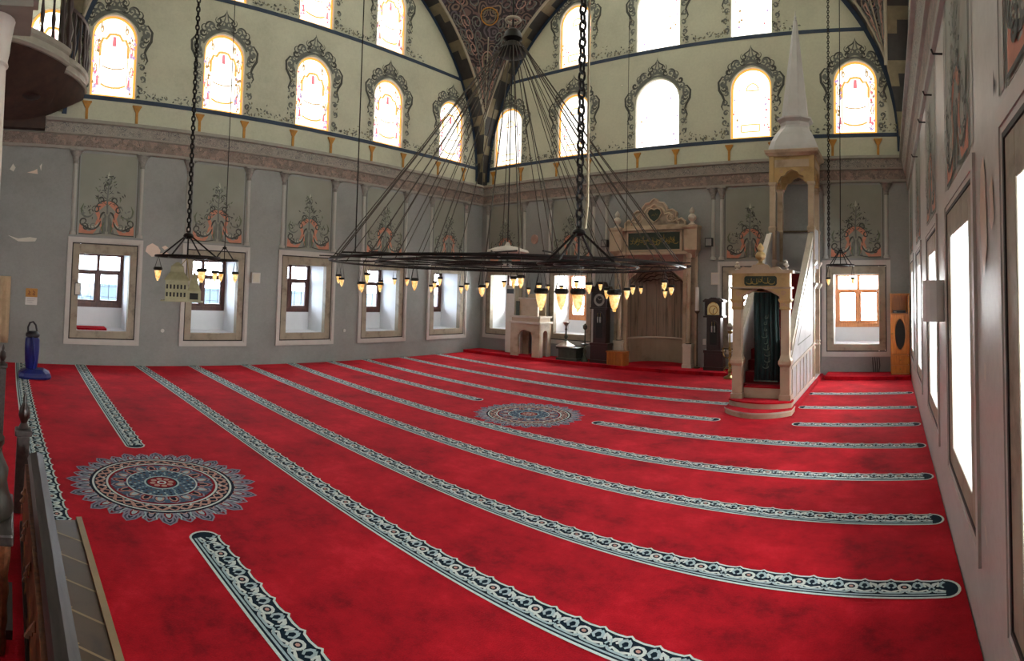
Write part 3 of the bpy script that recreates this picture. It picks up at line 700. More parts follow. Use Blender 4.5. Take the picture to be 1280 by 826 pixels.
for ctl, xr in (([(-14, 10.6), (-6.4, 10.0), (.5, 10.05)], -1.62), ([(-14, 12.1), (-7.6, 11.55), (.5, 11.52)], -1.75), ([(-14, 13.75), (-8.6, 13.1), (.5, 13.17)], -1.8)):
    stripe(ctl, -14.2, -3.2); stripe(ctl, xr, .42)
def medallion(cx, cy, rad, z=.006):
    b = MB(); P = lambda u, v, o: (cx+rad*u, cy+rad*v, z+o)
    C = lambda r, n=72: [(r*cos(2*PI*i/n), r*sin(2*PI*i/n)) for i in range(n)]
    def ringr(r, w, m, o, n=72): b.ribbon(P, [(r*cos(2*PI*i/n), r*sin(2*PI*i/n)) for i in range(n+1)], w, m, o)
    def pol(r, a): return (r*cos(a), r*sin(a))
    K = 32
    def petal(a, r0, r1, hw, m, o, out=None):
        pts = [pol(r0, a-hw), pol(r0+(r1-r0)*.45, a-hw*1.02), pol(r0+(r1-r0)*.8, a-hw*.62), pol(r1, a), pol(r0+(r1-r0)*.8, a+hw*.62), pol(r0+(r1-r0)*.45, a+hw*1.02), pol(r0, a+hw)]
        b.poly(P, pts, m, o)
        if out: b.ribbon(P, pts, .018, out, o+.0004)
    b.poly(P, C(.86), 'c_slate', 0)
    for i in range(K):
        a = 2*PI*i/K; big = i % 2
        petal(a, .7, 1.0 if big else .95, PI/K*1.02, 'c_slate', .0006+.0001*big, 'c_lilac')
        petal(a, .86, .955, PI/K*.36, 'c_deep' if big else 'c_red', .0012, 'c_lilac'); b.ribbon(P, [pol(.755, a-PI/K*.5), pol(.79, a), pol(.755, a+PI/K*.5)], .012, 'c_pink', .0027); petal(a, .74, .9, PI/K*.62, 'c_red' if big else 'c_deep', .0014, 'c_lilac'); petal(a, .77, .86, PI/K*.3, 'c_sky' if big else 'c_lilac', .0022)
        for s in (-1, 1): b.ribbon(P, [pol(.75, a+s*PI/K*.9), pol(.83, a+s*PI/K*.6), pol(.9, a+s*PI/K*.75)], .014, 'c_lilac' if big else 'c_sky', .0026)
    ringr(.745, .03, 'c_deep', .003); ringr(.72, .022, 'c_pale', .0034)
    ringr(.645, .13, 'c_deep', .003)
    for i in range(36):
        a = 2*PI*i/36; s = 1 if i % 2 else -1
        b.ribbon(P, [pol(.645+s*.045*cos(PI*t/8*1.0), a+(t-4)/8*2*PI/36*1.25) for t in range(9)], [.012, .02, .03, .034, .03, .026, .024, .02, .01], 'c_pink', .0036)
        b.ribbon(P, [pol(.645-s*.048*cos(PI*t/8), a+(t-4)/8*2*PI/36*1.1) for t in range(9)], [.01, .016, .02, .016, .014, .016, .02, .016, .01], 'c_pink', .0038)
        b.ribbon(P, [pol(.645-s*.02, a), pol(.645-s*.05, a+.05)], .02, 'c_pale' if s > 0 else 'c_pink', .004)
    ringr(.575, .022, 'c_pale', .0034); ringr(.55, .03, 'c_red', .003)
    b.poly(P, C(.535), 'c_slate', .0031)
    for i in range(20):
        a = 2*PI*i/20; petal(a, .36, .535, PI/20*.95, 'c_slate' if i % 2 else 'c_red', .0036, 'c_lilac'); petal(a, .4, .49, PI/20*.5, 'c_sky' if i % 2 else 'c_deep', .0042, 'c_pink')
        petal(a+PI/20, .45, .53, PI/20*.4, 'c_teal', .0044)
    b.poly(P, C(.375), 'c_teal', .005); ringr(.365, .014, 'c_pale', .0055)
    rr = random.Random(5)
    for r_, n_ in ((.33, 40), (.285, 32), (.24, 26), (.2, 20)):
        for i in range(n_):
            a = 2*PI*(i+.3*rr.random())/n_; b.poly(P, [pol(r_-.018, a), pol(r_, a+.05), pol(r_+.02, a), pol(r_, a-.05)], ['c_deep', 'c_sky', 'c_deep', 'c_brown', 'c_sky'][i % 5], .0056)
    ringr(.175, .022, 'c_sky', .006); b.poly(P, C(.165, 36), 'c_deep', .0062); b.poly(P, C(.15, 36), 'c_red', .0066)
    for i in range(8):
        a = 2*PI*i/8; b.poly(P, [(pol(.098, a)[0]+.032*cos(t), pol(.098, a)[1]+.032*sin(t)) for t in [2*PI*j/8 for j in range(8)]], 'c_pink', .007)
    b.ribbon(P, [pol(.04, 2*PI*i/12) for i in range(13)], .02, 'c_pale', .007)
    b.build('medallion', carpet)
medallion(-6.14, 1.83, 1.08); medallion(-6.33, 8.55, 1.05)
b = MB(); b.box(XL+.01, -3.2, 15.1, YF-.01, .005, .1, 'red_pile'); b.box(-1.75, XR-.01, 15.1, YF-.01, .005, .1, 'red_pile')
o = b.build('trim_4'); tag(o, 'low carpeted step along the front wall', 'step', kind=S)

# ------------------------------------------------------------------ viewer's raised platform with rail, ledge, newels, stool
b = MB(); b.box(-3.95, XR-.03, YB+.05, .24, .01, .74, 'red_pile'); o = b.build('platform'); tag(o, 'raised red-carpeted platform under the viewer', 'platform', kind=S)
b = MB(); b.box(-4.0, XR-.03, .245, .59, .01, .57, 'brown_marble'); b.box(-4.02, XR-.03, .57, .61, .01, .585, 'pale_joint')
TOP = lambda x, y, o: (x, y, .571+o)
for k in range(16):
    u = -3.95+k*.29; b.ribbon(TOP, [(u, .25), (u+.29, .58)], .014, 'pale_joint', .002); b.ribbon(TOP, [(u+.29, .25), (u+.12, .42)], .014, 'pale_joint', .0026)
o = b.build('trim_5'); tag(o, 'brown veined marble ledge outside the dark rail', 'ledge', kind=S)
r = empty('balustrade', (-3.5, .17, .74), 'dark carved wooden balustrade running along the marble ledge', 'railing')
b = MB(); L0, L1 = -3.5, .5
b.loft([[(x, .17+y, z) for y, z in ((.012, 1.14), (.005, 1.17), (.02, 1.2), (.06, 1.21), (.1, 1.19), (.108, 1.15), (.09, 1.12), (.03, 1.12))] for x in (L0, L1)], 'rail_wood'); b.build('handrail', r)
b = MB(); b.box(L0, L1, .16, .24, .76, 1.13, 'carved_wood')
rr = random.Random(2)
for k in range(58):
    u = L0+.05+k*.068; b.ribbon(lambda x, z, o: (x, .16-o, z), curl(u, .84+.075*(k % 4)+rr.uniform(-.02, .02), .06, rr.uniform(0, 360), rr.choice((-1.1, 1.1)), 12), taper(13, .022), 'carved_wood' if k % 3 else 'gold_paint', .012)
    if k % 2: b.lathe([(.0, -.012), (.024, 0), (.0, .03)], (u, .155, 1.05-.1*(k % 3)), 'carved_wood', 6)
b.build('carved_panel', r)
b = MB(); b.box(L0, L1, .145, .22, .745, .78, 'rail_wood'); b.build('bottom_rail', r)
def newel(x, y, z0, z1, label, w=.07, tip=True):
    t = empty('newel_post', (x, y, z0), label, 'post')
    b = MB(); b.box(x-w, x+w, y-w, y+w, z0, z1-.28, 'rail_wood'); b.box(x-w-.015, x+w+.015, y-w-.015, y+w+.015, z1-.28, z1-.24, 'rail_wood'); b.build('shaft', t, bevel=.008)
    b = MB(); b.lathe([(.02, -.24), (w*.9, -.235), (w*.5, -.2), (w*.95, -.15), (w*.8, -.1), (w*.3, -.07), (w*.35, -.04), (.004, 0)], (x, y, z1), 'clock_wood', 10); b.build('finial', t, smooth=True)
newel(-3.72, .15, .745, 1.53, 'short dark newel post with knob where the rail begins', .042)
newel(-6.9, -.02, .012, 1.42, 'tall thin dark newel post farther along by the column', .05)
b = MB(); b.box(-4.6, -4.05, -.25, .2, .01, .3, 'white_marble'); b.box(-4.4, -4.05, -.25, .2, .3, .5, 'white_marble'); o = b.build('platform_steps'); tag(o, 'pale marble steps at the end of the platform', 'steps', kind=S)
# stool and dark vase
t = empty('wooden_stool', (-2.52, -.08, .75), 'low wooden stool under a dark vase on the red platform', 'stool')
b = MB(); b.box(-2.74, -2.3, -.28, .075, 1.2, 1.25, 'rail_wood'); b.build('seat', t, bevel=.01)
for sx in (-1, 1):
    for sy in (-1, 1):
        b = MB(); cx, cy = -2.52+sx*.18, -.1+sy*.14
        b.lathe([(.022, 0), (.026, .05), (.018, .08), (.026, .14), (.02, .2), (.027, .26), (.018, .32), (.026, .4), (.026, .45)], (cx, cy, .745), 'brown_marble' if False else 'carved_wood', 8); b.build('leg', t, smooth=True)
b = MB(); b.box(-2.7, -2.34, .06, .09, .8, .84, 'rail_wood'); b.build('stretcher', t)
b = MB(); b.box(-2.7, -2.34, -.255, -.225, .8, .84, 'rail_wood'); b.build('stretcher', t)
b = MB(); b.lathe([(.15, 0), (.155, .03), (.13, .09), (.12, .14), (.125, .19), (.1, .24), (.085, .28), (.1, .31), (.1, .33)], (-2.52, -.08, 1.252), 'vase_metal', 18); o = b.build('vase', smooth=True); tag(o, 'dark bulbous metal vase standing on the low stool', 'vase')
# white column with gallery beam
r = empty('column', (-5.0, -.28, .01), 'white round column at the left edge carrying the gallery beam', 'column', kind=S)
b = MB(); b.lathe([(.24, 0), (.24, .25), (.2, .3), (.2, .36), (.172, .4), (.168, 4.15)], (-5, -.28, .01), 'plaster_white', 24); b.build('shaft', r, smooth=True)
b = MB(); b.lathe([(.168, 0), (.19, .02), (.18, .06), (.195, .14), (.2, .22), (.225, .38), (.235, .42)], (-5, -.28, 4.13), 'plaster_white', 20); b.build('capital', r, smooth=True)
b = MB(); b.box(-5.3, -4.7, YB, .1, 4.56, 4.66, 'cornice_stone'); b.box(-5.27, -4.73, YB, .06, 4.66, 4.84, 'pilaster_shade'); b.box(-5.36, -4.64, YB, .16, 4.84, 4.98, 'cornice_stone'); b.build('beam', r)
# gallery and carved balcony at the cornice level
b = MB(); b.box(XL+.01, XR-.01, YB+.01, -.35, 6.3, 6.6, 'gallery_wood'); o = b.build('gallery_floor'); tag(o, 'dark timber gallery floor overhead behind the viewer', 'gallery', kind=S)
r = empty('balcony', (-13, .5, 6.1), 'curved dark balcony with balusters in the upper left corner', 'balcony')
lobes = [[(-11.15, -.4), (-11.25, -.1), (-11.42, .18), (-11.65, .45), (-11.9, .7), (-12.15, .92), (-12.38, 1.08)], [(-12.72, .98), (-12.86, 1.12), (-13.05, 1.28), (-13.3, 1.44), (-13.6, 1.58), (-13.9, 1.67), (-14.22, 1.72)]]
rim = lobes[0]+lobes[1]; n = len(rim)
b = MB(); rings = []
for k in range(9):
    f = k/8; ring_ = []
    for i, (x, y) in enumerate(rim):
        t = i/(n-1); yb = -.45+2.1*t; zb = 6.08+.78*t**2.2; q = sin(f*PI/2)
        ring_.append((x+(-14.24-x)*f, y+(yb-y)*f, 6.95-(6.95-zb)*(q*.75+.25*f)-.1*sin(PI*f)))
    rings.append(ring_)
b.loft(rings, 'gallery_wood', False, False); so = b.build('soffit', r, smooth=True)
b = MB(); b.box(XL+.005, XL+.24, YB+.1, .74, 5.93, 6.28, 'gallery_wood'); b.build('wall_beam', r)
b = MB(); b.lathe([(.0, -.05), (.14, -.03), (.24, .0), (.26, .03)], (-12.9, .28, 6.34), 'clock_wood', 16); b.build('boss', so, smooth=True)
b = MB(); b.add([(x, y, 6.95) for x, y in rim]+[(-14.24, -.4, 6.95)], [tuple(range(n+1))], 'gallery_wood'); b.build('balcony_floor', r)
for li, pts in enumerate(lobes):
    z = 6.93; b = MB(); rings = []
    prof = [(-.1, 0), (.03, 0), (.07, .05), (.04, .1), (.03, .22), (.07, .27), (.09, .36), (-.1, .36)]
    for i, (x, y) in enumerate(pts):
        a, c = pts[max(0, i-1)], pts[min(len(pts)-1, i+1)]; dx, dy = c[0]-a[0], c[1]-a[1]; l = math.hypot(dx, dy); nx, ny = dy/l, -dx/l
        rings.append([(x+nx*o, y+ny*o, z+h) for o, h in prof])
    b.loft(rings, 'cornice_stone'); b.build('balcony_edge', r)
    b = MB(); b.tube([(x, y, z+1.55) for x, y in pts], .055, 'baluster_wood', 6); b.build('handrail', r)
    m = 7
    for k in range(m):
        f = k/(m-1)*(len(pts)-1); i = min(int(f), len(pts)-2); g = f-i; x = pts[i][0]*(1-g)+pts[i+1][0]*g; y = pts[i][1]*(1-g)+pts[i+1][1]*g
        b = MB(); w = 1. if 0 < k < m-1 else 2.2
        b.lathe([(.035*w, .34), (.04*w, .45), (.025*w, .55), (.05*w, .8), (.03*w, 1.0), (.022*w, 1.15), (.04*w, 1.35), (.03*w, 1.55)], (x, y, z), 'baluster_wood', 8); b.build('baluster', r, smooth=True)
# ------------------------------------------------------------------ pulpit (minbar)
def script(b, P, u0, u1, z0, z1, m, o, seed, vertical=False):
    """calligraphy-like strokes filling a band"""
    rr = random.Random(seed); W, H = u1-u0, z1-z0; n = max(5, int((H if vertical else W)/.11))
    for k in range(n):
        if vertical:
            c = (u0+W*(.5+rr.uniform(-.2, .2)), z0+H*(k+.5)/n); s = min(W, H/n)*.5
        else:
            c = (u0+W*(k+.5)/n, z0+H*rr.uniform(.3, .6)); s = min(H, W/n*1.6)*.45
        t = rr.random()
        if t < .4: pts = arc(c[0], c[1], s*.6, 170, 390, 8, s)
        elif t < .7: pts = [(c[0]+s*.3, c[1]+s), (c[0]+s*.2, c[1]-s*.4), (c[0]-s*.3, c[1]-s*.7), (c[0]-s*.9, c[1]-s*.4)]
        else: pts = curl(c[0], c[1], s*.6, rr.uniform(0, 180), 1.1, 10)
        b.ribbon(P, pts, taper(len(pts), s*.3), m, o+.0003*k)
        if rr.random() < .6: b.ribbon(P, [(c[0]+s*.6, c[1]+s*1.1), (c[0]+s*.5, c[1]-s*.3)], s*.2, m, o+.0002*k)
        q = s*.12; x, z = c[0]-s*.3, c[1]+s*.7; b.poly(P, [(x-q, z), (x, z-q), (x+q, z), (x, z+q)], m, o+.01)
pul = empty('pulpit', (-2.53, 10.95, 0), 'tall white marble stepped pulpit with pointed spire and green curtain', 'pulpit')
xl, xr, xc = -3.12, -1.96, -2.53
def bulge(y0, dy, hw): return [(xc-hw, 11.02)]+[(xc-hw+2*hw*i/16, y0-dy*sin(PI*i/16)**.8) for i in range(17)]+[(xc+hw, 11.02)]
TP = lambda u, v, o: (u, v, o)
for y0, dy, hw, z0, z1 in ((10.62, .42, .66, .005, .115), (10.82, .26, .63, .115, .24)):
    b = MB(); ol = bulge(y0, dy, hw); b.prism(TP, ol, z0, z1-.03, 'warm_marble'); b.prism(TP, [(xc+(u-xc)*1.012, v-.012 if v < 11 else v) for u, v in ol], z1-.03, z1, 'red_cloth' if False else 'red_pile', 'white_marble' if z0 < .1 else 'red_pile'); b.build('step', pul)
b = MB(); b.box(xl-.02, xr+.1, 11.02, 15.75, .004, .08, 'red_pile'); b.box(xl-.02, xr+.02, 11.02, 15.7, .08, .12, 'grey_marble'); b.build('plinth', pul)
portal = []
for s in (-1, 1):
    c = xc+s*.49; b = MB()
    b.box(c-.12, c+.12, 10.83, 11.07, .24, .34, 'warm_marble'); b.box(c-.095, c+.095, 10.855, 11.045, .34, .9, 'warm_marble')
    b.loft([[(c+x*w, 10.95+y*w, z) for x, y in ((-1, -1), (1, -1), (1, 1), (-1, 1))] for w, z in ((.095, .88), (.13, .94), (.13, 1.0), (.1, 1.06), (.085, 1.12), (.085, 2.0))], 'warm_marble')
    p = b.build('portal_column', pul, bevel=.006)
    b = MB(); b.loft([[(c+x*w, 10.95+y*w, z) for x, y in ((-1, -1), (1, -1), (1, 1), (-1, 1))] for w, z in ((.09, 2.0), (.11, 2.03), (.1, 2.06), (.1, 2.14), (.13, 2.19), (.13, 2.22))], 'ochre_marble')
    for k in range(3): b.ribbon(lambda u, z, o: (u, 10.85-o, z), curl(c-.06+k*.06, 2.1, .035, 90*k, 1.2, 8), .012, 'rose_paint', .002)
    b.build('capital', p)
EP = lambda u, z, o: (u, 10.86-o, z)
b = MB(); hw = .6
low = [(-.39, 2.22), (-.39, 2.26), (-.3, 2.31), (-.2, 2.36), (-.1, 2.38), (0, 2.43)]; low = low+[(-x, z) for x, z in reversed(low[:-1])]
b.prism(EP, [(xc-hw, 2.22)]+[(xc+x, z) for x, z in low]+[(xc+hw, 2.22), (xc+hw, 2.42), (xc-hw, 2.42)], -.19, .02, 'ochre_marble')
b.prism(EP, rect(xc, hw+.03, 2.42, 2.455), -.21, .05, 'warm_marble'); b.prism(EP, rect(xc, hw-.01, 2.455, 2.73), -.18, .02, 'ochre_marble')
b.prism(EP, [(xc-hw-.05, 2.73), (xc+hw+.05, 2.73), (xc+hw+.05, 2.78), (xc+.42, 2.8), (xc+.36, 2.86), (xc+.2, 2.83), (xc+.14, 2.9), (xc-.14, 2.9), (xc-.2, 2.83), (xc-.36, 2.86), (xc-.42, 2.8), (xc-hw-.05, 2.78)], -.2, .06, 'warm_marble')
b.ribbon(EP, [(xc+x, z+.02) for x, z in low], .02, 'rose_paint', .025)
for s in (-1, 1): b.ribbon(EP, curl(xc+s*.46, 2.33, .05, 0, s*1.2, 10), .014, 'rose_paint', .026)
ent = b.build('entablature', pul)
b = MB(); o8 = [(xc-.33, 2.52), (xc-.3, 2.48), (xc+.3, 2.48), (xc+.33, 2.52), (xc+.33, 2.64), (xc+.3, 2.67), (xc-.3, 2.67), (xc-.33, 2.64)]
b.prism(EP, o8, .02, .032, 'green_panel'); script(b, EP, xc-.28, xc+.28, 2.5, 2.65, 'gold_script', .034, 4); b.build('inscription_panel', ent)
def finial(c, h, m, parent, r=.07):
    b = MB(); k = h/.46
    b.lathe([(r*1.1, 0), (r*1.1, .03*k), (r*.55, .06*k), (r*.5, .1*k), (r*1.15, .15*k), (r*1.3, .2*k), (r*1.05, .25*k), (r*.5, .29*k), (r*.8, .33*k), (r*.85, .37*k), (r*.45, .42*k), (.004, .46*k)], c, m, 14); return b.build('finial', parent, smooth=True)
finial((xc-.02, 10.92, 2.88), .46, 'ochre_marble', pul, .085); finial((xc-.5, 10.92, 2.8), .17, 'white_marble', pul, .045); finial((xc+.5, 10.92, 2.8), .2, 'white_marble', pul, .05)
b = MB(); b.box(xc-.38, xc+.38, 11.0, 11.05, .24, .44, 'warm_marble'); b.box(xc-.38, xc+.38, 10.99, 11.3, .44, .46, 'red_pile'); b.build('threshold', pul)
# curtain in the doorway
b = MB(); n = 36; rings = []
for k in range(9):
    z = .55+1.8*k/8; rings.append([(xc-.2+.53*i/n+.012*sin(k*.7), 11.13+.028*sin(i*.95+k*.12)*(1.1-.4*k/8), z) for i in range(n+1)])
b.loft(rings, 'curtain_green', False, False); cu = b.build('curtain', pul, smooth=True)
md = cu.modifiers.new('thick', 'SOLIDIFY'); md.thickness = .012
b = MB(); CP = lambda u, z, o: (u, 11.085-o, z)
script(b, CP, xc-.05, xc+.16, .8, 1.9, 'thread_pale', .003, 9, True); b.build('embroidery', cu)
b = MB(); b.ribbon(CP, [(xc-.19, .57), (xc+.3, .57)], .025, 'thread_pale', .004); b.build('hem', cu)
b = MB(); b.tube([(xc-.42, 11.12, 2.37), (xc+.42, 11.12, 2.37)], .014, 'brass', 8); b.build('curtain_rod', pul)
# stair
b = MB(); ns = 12
for k in range(ns):
    y0 = 11.3+k*(14.35-11.3)/ns; b.box(xl+.1, xr-.1, y0, 14.4, .1 if k == 0 else .44+(k-1)*.215, .44+k*.215+.02, 'red_cloth')
b.build('stair', pul)
SP = {-1: (lambda u, z, o: (xl+.08-o if False else xl-o, u, z)), 1: (lambda u, z, o: (xr+o, u, z))}
for s in (-1, 1):
    P = SP[s]; b = MB()
    b.prism(P, [(11.06, .12), (14.45, .12), (14.45, 3.95), (14.2, 3.85), (11.06, 1.32)], -.08, 0, 'grey_marble')
    # mouldings: lower panels, sloping string, inset triangle
    b.prism(P, [(11.06, .12), (14.45, .12), (14.45, .2), (11.06, .2)], 0, .025, 'white_marble')
    b.prism(P, [(11.06, .82), (14.45, 1.0), (14.45, 1.06), (11.06, .88)], 0, .03, 'white_marble')
    for k in range(7):
        y = 11.2+k*.5; b.prism(P, [(y, .2), (y+.06, .2), (y+.06, .83+(y-11)*.053), (y, .83+(y-11)*.053)], 0, .018, 'white_marble')
    b.prism(P, [(11.06, 1.2), (14.2, 3.73), (14.2, 3.88), (11.06, 1.35)], -.1, .035, 'white_marble')
    b.prism(P, [(11.06, .98), (14.2, 3.45), (14.2, 3.5), (11.06, 1.03)], 0, .02, 'white_marble')
    b.ribbon(P, [(11.9, 1.22), (13.9, 2.75)], .05, 'pilaster_shade', .004); b.ribbon(P, [(11.9, 1.22), (13.9, 1.3), (13.9, 2.75)], .03, 'pilaster_shade', .005)
    b.build('side_panel', pul)
# pavilion on top
for sx in (-1, 1):
    for y in (14.47, 15.5):
        c = xc+sx*.515; b = MB(); w = .085
        if sx == 1 or True: b.box(c-w, c+w, y-w, y+w, .1, 4.0, 'warm_marble')
        b.loft([[(c+x*q, y+v*q, z) for x, v in ((-1, -1), (1, -1), (1, 1), (-1, 1))] for q, z in ((.1, 3.98), (.1, 4.06), (.075, 4.1), (.075, 5.16), (.1, 5.2), (.105, 5.26))], 'warm_marble')
        for z in (2.45, 3.05): b.loft([[(c+x*q, y+v*q, z+h) for x, v in ((-1, -1), (1, -1), (1, 1), (-1, 1))] for q, h in ((.085, 0), (.15, .1), (.15, .14), (.085, .16))], 'white_marble')
        b.lathe([(.1, 0), (.115, .03), (.09, .08), (.12, .12), (.088, .16)], (c, y, .9), 'white_marble', 10)
        b.build('pavilion_post', pul)
b = MB(); b.box(xc-.52, xc+.52, 14.4, 15.55, 2.9, 3.0, 'grey_marble'); b.box(xc-.5, xc+.5, 15.46, 15.54, 3.0, 4.05, 'grey_marble')
for s in (-1, 1): b.box(xc+s*.55-.03, xc+s*.55+.03, 14.5, 15.5, 3.0, 4.05, 'grey_marble')
b.box(xc-.52, xc+.52, 15.42, 15.58, 4.03, 4.08, 'brown_marble'); b.build('pavilion_parapet', pul)
def lobed(c, P, o0, o1, half):
    pts = [(-half, 5.25), (-.36, 5.25), (-.36, 5.3), (-.3, 5.42), (-.2, 5.45), (-.13, 5.54), (0, 5.6)]; pts = pts+[(-x, z) for x, z in reversed(pts[:-1])]
    b.prism(P, [(c+x, z) for x, z in pts]+[(c+half, 5.98), (c-half, 5.98)], o0, o1, 'ochre_marble')
    b.prism(P, rect(c, half-.14, 5.66, 5.86), o1, o1+.012, 'warm_marble')
    for s in (-1, 1): b.ribbon(P, curl(c+s*.28, 5.56, .05, 0, s*1.2, 10), .014, 'rose_paint', o1+.014)
b = MB(); lobed(xc, lambda u, z, o: (u, 14.45-o, z), -.1, .02, .6); lobed(xc, lambda u, z, o: (u, 15.52+o, z), -.1, .02, .6)
lobed(14.985, lambda u, z, o: (xc+.58+o, u, z), -.1, .02, .6); lobed(14.985, lambda u, z, o: (xc-.58-o, u, z), -.1, .02, .6); b.build('pavilion_arches', pul)
def sq(hw, z, ch=0.): 
    c = (xc, 14.985)
    if not ch: return [(c[0]+x*hw, c[1]+y*hw, z) for x, y in ((-1, -1), (1, -1), (1, 1), (-1, 1))]
    k = 1-ch; return [(c[0]+x*hw, c[1]+y*hw, z) for x, y in ((-k, -1), (k, -1), (1, -k), (1, k), (k, 1), (-k, 1), (-1, k), (-1, -k))]
b = MB(); b.loft([sq(.62, 5.96), sq(.64, 5.99), sq(.7, 6.03), sq(.72, 6.1), sq(.7, 6.12)], 'warm_marble'); b.build('eaves', pul)
b = MB(); b.loft([sq(.66, 6.12, .3), sq(.65, 6.22, .3), sq(.6, 6.38, .3), sq(.5, 6.62, .4), sq(.4, 6.78, .5), sq(.37, 6.86, .55), sq(.38, 6.95, .55), sq(.46, 7.03, .5), sq(.46, 7.08, .5), sq(.37, 7.12, .55)], 'spire_lead'); b.build('roof', pul)
b = MB(); b.loft([sq(.36, 7.1, .58), sq(.05, 9.86, .58)], 'spire_lead'); b.lathe([(.03, 0), (.05, .04), (.025, .08), (.04, .13), (.012, .2), (.004, .34)], (xc, 14.985, 9.84), 'spire_lead', 8); b.build('spire', pul)

# ------------------------------------------------------------------ prayer niche (mihrab)
mc = -7.07
mih = empty('prayer_niche', (mc, 15.9, .1), 'tall carved marble prayer niche with green inscription panel in the front wall', 'prayer niche')
P = FW
for s in (-1, 1):
    b = MB()
    b.pbox(P, mc+s*.95, mc+s*1.06, .1, 3.5, -.05, .1, 'warm_marble'); b.pbox(P, mc+s*1.06, mc+s*1.4, .1, 3.5, .0, .06, 'dado_marble'); b.pbox(P, mc+s*1.33, mc+s*1.4, .1, 3.5, .06, .1, 'warm_marble')
    b.build('jamb', mih)
for s in (-1, 1):
    c = mc+s*1.17; b = MB(); b.lathe([(.085, 0), (.09, .03), (.07, .07), (.064, .1), (.06, 2.5), (.075, 2.53), (.06, 2.56), (.1, 2.68), (.1, 2.72)], (c, 15.82, .8), 'warm_marble', 14)
    b.lathe([(.066, 2.3), (.07, 2.33), (.066, 2.36)], (c, 15.82, .8), 'voussoir_dark', 12); b.lathe([(.092, .0), (.092, .025)], (c, 15.82, .8), 'voussoir_dark', 12)
    k = b.build('column', mih, smooth=True)
    b = MB(); b.box(c-.15, c+.15, 15.66, 15.98, .1, .2, 'white_marble'); b.box(c-.125, c+.125, 15.69, 15.97, .2, .72, 'white_marble'); b.box(c-.145, c+.145, 15.67, 15.98, .72, .8, 'white_marble'); b.build('pedestal', k)
b = MB(); b.pbox(P, mc-1.15, mc+1.15, 3.5, 3.58, 0, .3, 'warm_marble'); b.pbox(P, mc-1.12, mc+1.12, 3.58, 4.26, 0, .2, 'dado_marble'); b.pbox(P, mc-1.18, mc+1.18, 4.26, 4.34, 0, .3, 'warm_marble')
b.pring(P, mc, .95, .88, 3.6, 3.65, 4.24, 4.19, .2, .235, 'warm_marble'); ent = b.build('entablature', mih)
for s in (-1, 1):
    b = MB(); c = mc+s*1.27; F4 = lambda w, d, z: [(c-w, YF, z), (c-w, YF-d, z), (c+w, YF-d, z), (c+w, YF, z)]
    b.loft([F4(.06, .12, 3.4), F4(.15, .3, 3.56), F4(.2, .36, 3.62), F4(.2, .36, 4.24), F4(.23, .4, 4.3), F4(.23, .4, 4.36)], 'warm_marble'); b.build('corner_block', mih)
    finial((c, 15.78, 4.36), .56, 'white_marble', mih, .1)
b = MB(); b.pbox(P, mc-.87, mc+.87, 3.66, 4.18, .2, .215, 'green_panel'); script(b, P, mc-.8, mc+.8, 3.72, 4.12, 'gold_script', .218, 11); script(b, P, mc-.78, mc+.7, 3.85, 4.15, 'gold_script', .221, 12); b.build('inscription_panel', ent)
b = MB(); half = [(-1.02, 4.34), (-1.02, 4.5), (-.9, 4.6), (-.8, 4.56), (-.72, 4.66), (-.74, 4.78), (-.6, 4.88), (-.44, 4.86), (-.4, 4.98), (-.3, 5.1), (-.16, 5.12), (-.08, 5.2), (0, 5.24)]
ol = [(mc+x, z) for x, z in half]+[(mc-x, z) for x, z in reversed(half[:-1])]
b.prism(P, ol, .02, .14, 'dado_marble'); 
for k, m in ((1.0, 'warm_marble'), (.8, 'warm_marble')):
    b.tube([P(mc+(u-mc)*k, 4.34+(z-4.34)*k, .15) for u, z in ol], .04, m, 6)
for s in (-1, 1): b.tube([P(u, z, .15) for u, z in curl(mc+s*.55, 4.62, .14, 90, s*1.4)], .03, 'warm_marble', 5)
b.pbox(P, mc-1.02, mc+1.02, 4.34, 4.42, .1, .2, 'warm_marble'); ped = b.build('pediment', mih)
b = MB(); hs = [(0, 4.5), (.16, 4.62), (.24, 4.78), (.2, 4.9), (.1, 4.94), (0, 4.9), (-.1, 4.94), (-.2, 4.9), (-.24, 4.78), (-.16, 4.62)]
b.prism(P, [(mc+x, z) for x, z in hs], .14, .18, 'green_panel'); b.tube([P(mc+x, z, .18) for x, z in hs+hs[:1]], .02, 'warm_marble', 5); script(b, P, mc-.1, mc+.1, 4.65, 4.85, 'gold_script', .183, 3); b.build('heart_medallion', ped)
b = MB(); r_ = .95; n = 18; A = [PI*i/n for i in range(n+1)]
def cyl(z): return [(mc-r_*cos(a), 16+r_*.92*sin(a), z) for a in A]
b.loft([cyl(-.05), cyl(.86)], 'dado_marble', False, False); b.loft([[(x, y-.03, z) for x, y, z in cyl(.84)], [(x, y-.05, z) for x, y, z in cyl(.87)], [(x, y-.03, z) for x, y, z in cyl(.9)]], 'white_marble', False, False)
b.loft([cyl(.86), cyl(2.6)], 'slab_marble', False, False)
b.loft([[(mc-r_*cos(f)*cos(a), 16+r_*.92*cos(f)*sin(a), 2.6+.9*sin(f)) for a in A] for f in [PI/2*i/8 for i in range(9)]], 'slab_marble', False, False)
for i in range(1, n, 2):
    a = A[i]; b.tube([(mc-r_*.99*cos(a), 16+r_*.91*sin(a), .9), (mc-r_*.99*cos(a), 16+r_*.91*sin(a), 2.6)], .008, 'pilaster_shade', 4)
b.build('niche', mih)
b = MB(); b.add([(mc+x, y, .104) for x, y in [(-.92, 15.9), (.92, 15.9)]+[(r_*.97*cos(a), 16+r_*.88*sin(a)) for a in A]], [tuple(range(n+3))], 'red_pile'); b.build('niche_carpet', mih)
